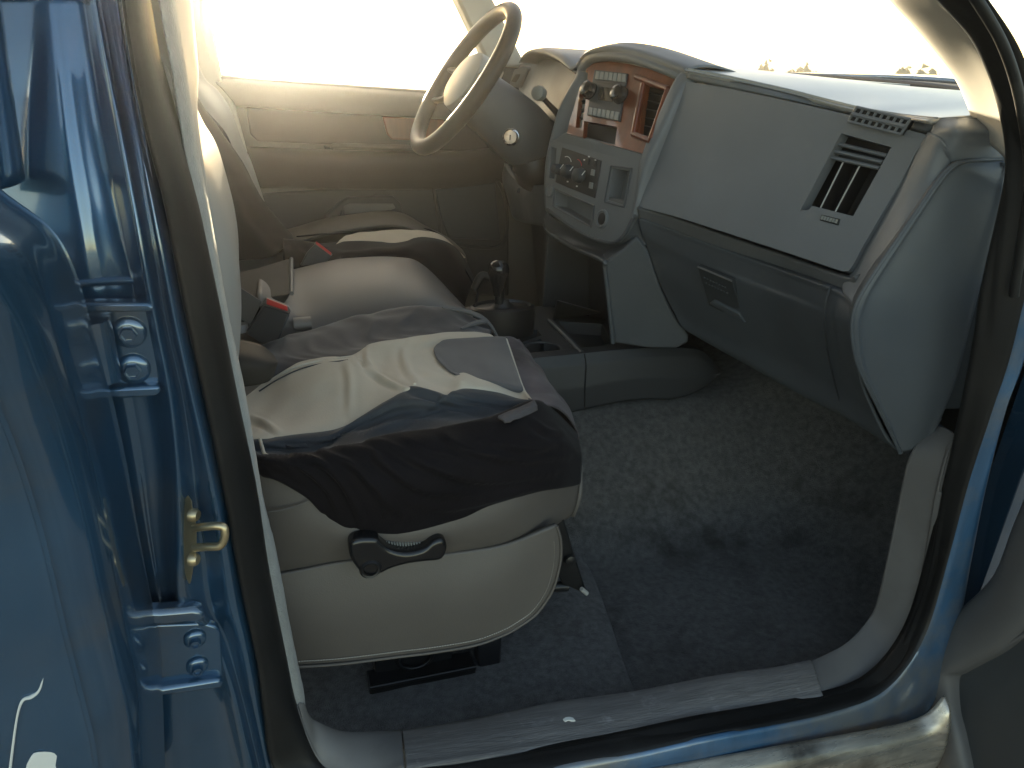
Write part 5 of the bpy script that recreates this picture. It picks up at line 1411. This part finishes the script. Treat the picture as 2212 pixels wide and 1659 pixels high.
# ================================================================== outside
GZ = -.72
gp = []
ground = link("ground", mesh("ground", [V(-380, -380, GZ), V(380, -380, GZ), V(380, 380, GZ), V(-380, 380, GZ)], [(0, 1, 2, 3)], orient=False), GROUND)
ground["kind"] = "structure"
ABSORB = mat("dark_absorber", (0.13, 0.125, 0.115), 0.95, var=0.3, vscale=3, bump=0.6, bscale=60, bdist=0.01)
absorber = link("bounce_absorber", mesh("bounce_absorber", [V(-9, -11, GZ + .006), V(9, -11, GZ + .006), V(9, 3.5, GZ + .006), V(-9, 3.5, GZ + .006)], [(0, 1, 2, 3)], orient=False), ABSORB)  # unseen dark ground sheet, added to cut bounce light near the truck
absorber["kind"] = "structure"
for k, (px_, wpx, hpx) in enumerate(((1655, 45, 8), (1740, 70, 6), (1955, 40, 18), (2010, 70, 16), (2075, 50, 13))):
    base = at(px_, 151, x=None, y=None, z=GZ) if False else None
    d = RM @ _ray(px_, _hor(px_))
    d /= np.linalg.norm(d)
    dist = 45.0
    c = CP + d * dist
    wid, hei = wpx / F * dist, (hpx + 4) / F * dist + (.85 - GZ)
    vs, fs = [], []
    rnd = random.Random(k)
    side = np.cross(d, [0, 0, 1.0])
    for i in range(900):
        a, b_, cc_ = rnd.uniform(-1, 1), rnd.uniform(-1, 1), rnd.random()
        lim = (1 - .5 * a * a) * (.65 + .35 * noise.noise(Vector((a * 4, k, 0))))
        p = np.array([c[0], c[1], GZ]) + side * a * wid * .5 + d * b_ * wid * .25 + V(0, 0, cc_ * hei * lim)
        s = rnd.uniform(.10, .26)
        u1, u2 = rnd.uniform(-1, 1), rnd.uniform(-1, 1)
        n0 = len(vs)
        vs += [p + V(s * u1, s * u2, 0), p + V(-s * u2, s * u1, s * .4), p + V(0, s * .3, s)]
        fs.append((n0, n0 + 1, n0 + 2))
    o = link("bush", mesh("bush", vs, fs, orient=False), LEAF)
    tag(o, ["small faint bush on the horizon left of the wiper tip", "low faint scrub on the horizon above the wiper tip", "darker bush on the horizon at the left of the right-hand clump", "widest bush of the clump on the horizon beyond the hood", "bush on the horizon beside the windscreen pillar"][k], "bush", "bushes on the horizon")

# air volume added to imitate lens glare and whiten the windows
bm = bmesh.new()
bmesh.ops.create_cube(bm, size=1.0)
me = bpy.data.meshes.new("glare_haze")
bm.to_mesh(me)
bm.free()
glare_haze = bpy.data.objects.new("glare_haze", me)
COL.objects.link(glare_haze)
glare_haze.scale = (800, 800, 3.6)
glare_haze.location = (0, 0, -1.9 + 1.8)
glare_haze["kind"] = "stuff"
hm = bpy.data.materials.new("glare_haze_air")
hm.use_nodes = True
hn = hm.node_tree
hn.nodes.clear()
ho = hn.nodes.new("ShaderNodeOutputMaterial")
pv = hn.nodes.new("ShaderNodeVolumePrincipled")
pv.inputs["Color"].default_value = (1, 1, 1, 1)
pv.inputs["Density"].default_value = 0.004
pv.inputs["Anisotropy"].default_value = 0.93
hn.links.new(pv.outputs[0], ho.inputs["Volume"])
me.materials.append(hm)

# ================================================================== light
SUN_EL, SUN_AZ = 3.0, 2.0  # degrees above horizon; degrees from +Y towards +X
sd = bpy.data.lights.new("sun", "SUN")
sd.energy = 5.0
sd.angle = R_(0.5)
sd.color = (1.0, 0.85, 0.58)
sun = bpy.data.objects.new("sun", sd)
COL.objects.link(sun)
to_sun = Vector((math.sin(R_(SUN_AZ)) * math.cos(R_(SUN_EL)), math.cos(R_(SUN_AZ)) * math.cos(R_(SUN_EL)), math.sin(R_(SUN_EL))))
sun.rotation_euler = to_sun.to_track_quat("Z", "Y").to_euler()

world = bpy.data.worlds.new("World")
scene.world = world
world.use_nodes = True
nt = world.node_tree
bg = nt.nodes["Background"]
sky = nt.nodes.new("ShaderNodeTexSky")
sky.sky_type = "NISHITA"
sky.sun_disc = False
sky.sun_elevation = R_(SUN_EL)
sky.sun_rotation = R_(SUN_AZ)
sky.dust_density = 0.7
sky.ozone_density = 0.15
sky.air_density = 0.6
nt.links.new(sky.outputs[0], bg.inputs[0])
bg.inputs[1].default_value = 0.15

scene.view_settings.view_transform = "Standard"
scene.view_settings.look = "None"
scene.view_settings.gamma = 1
scene.view_settings.exposure = 2.45
scene.cycles.max_bounces = 10
scene.cycles.diffuse_bounces = 6
scene.cycles.transparent_max_bounces = 16
scene.cycles.use_denoising = True
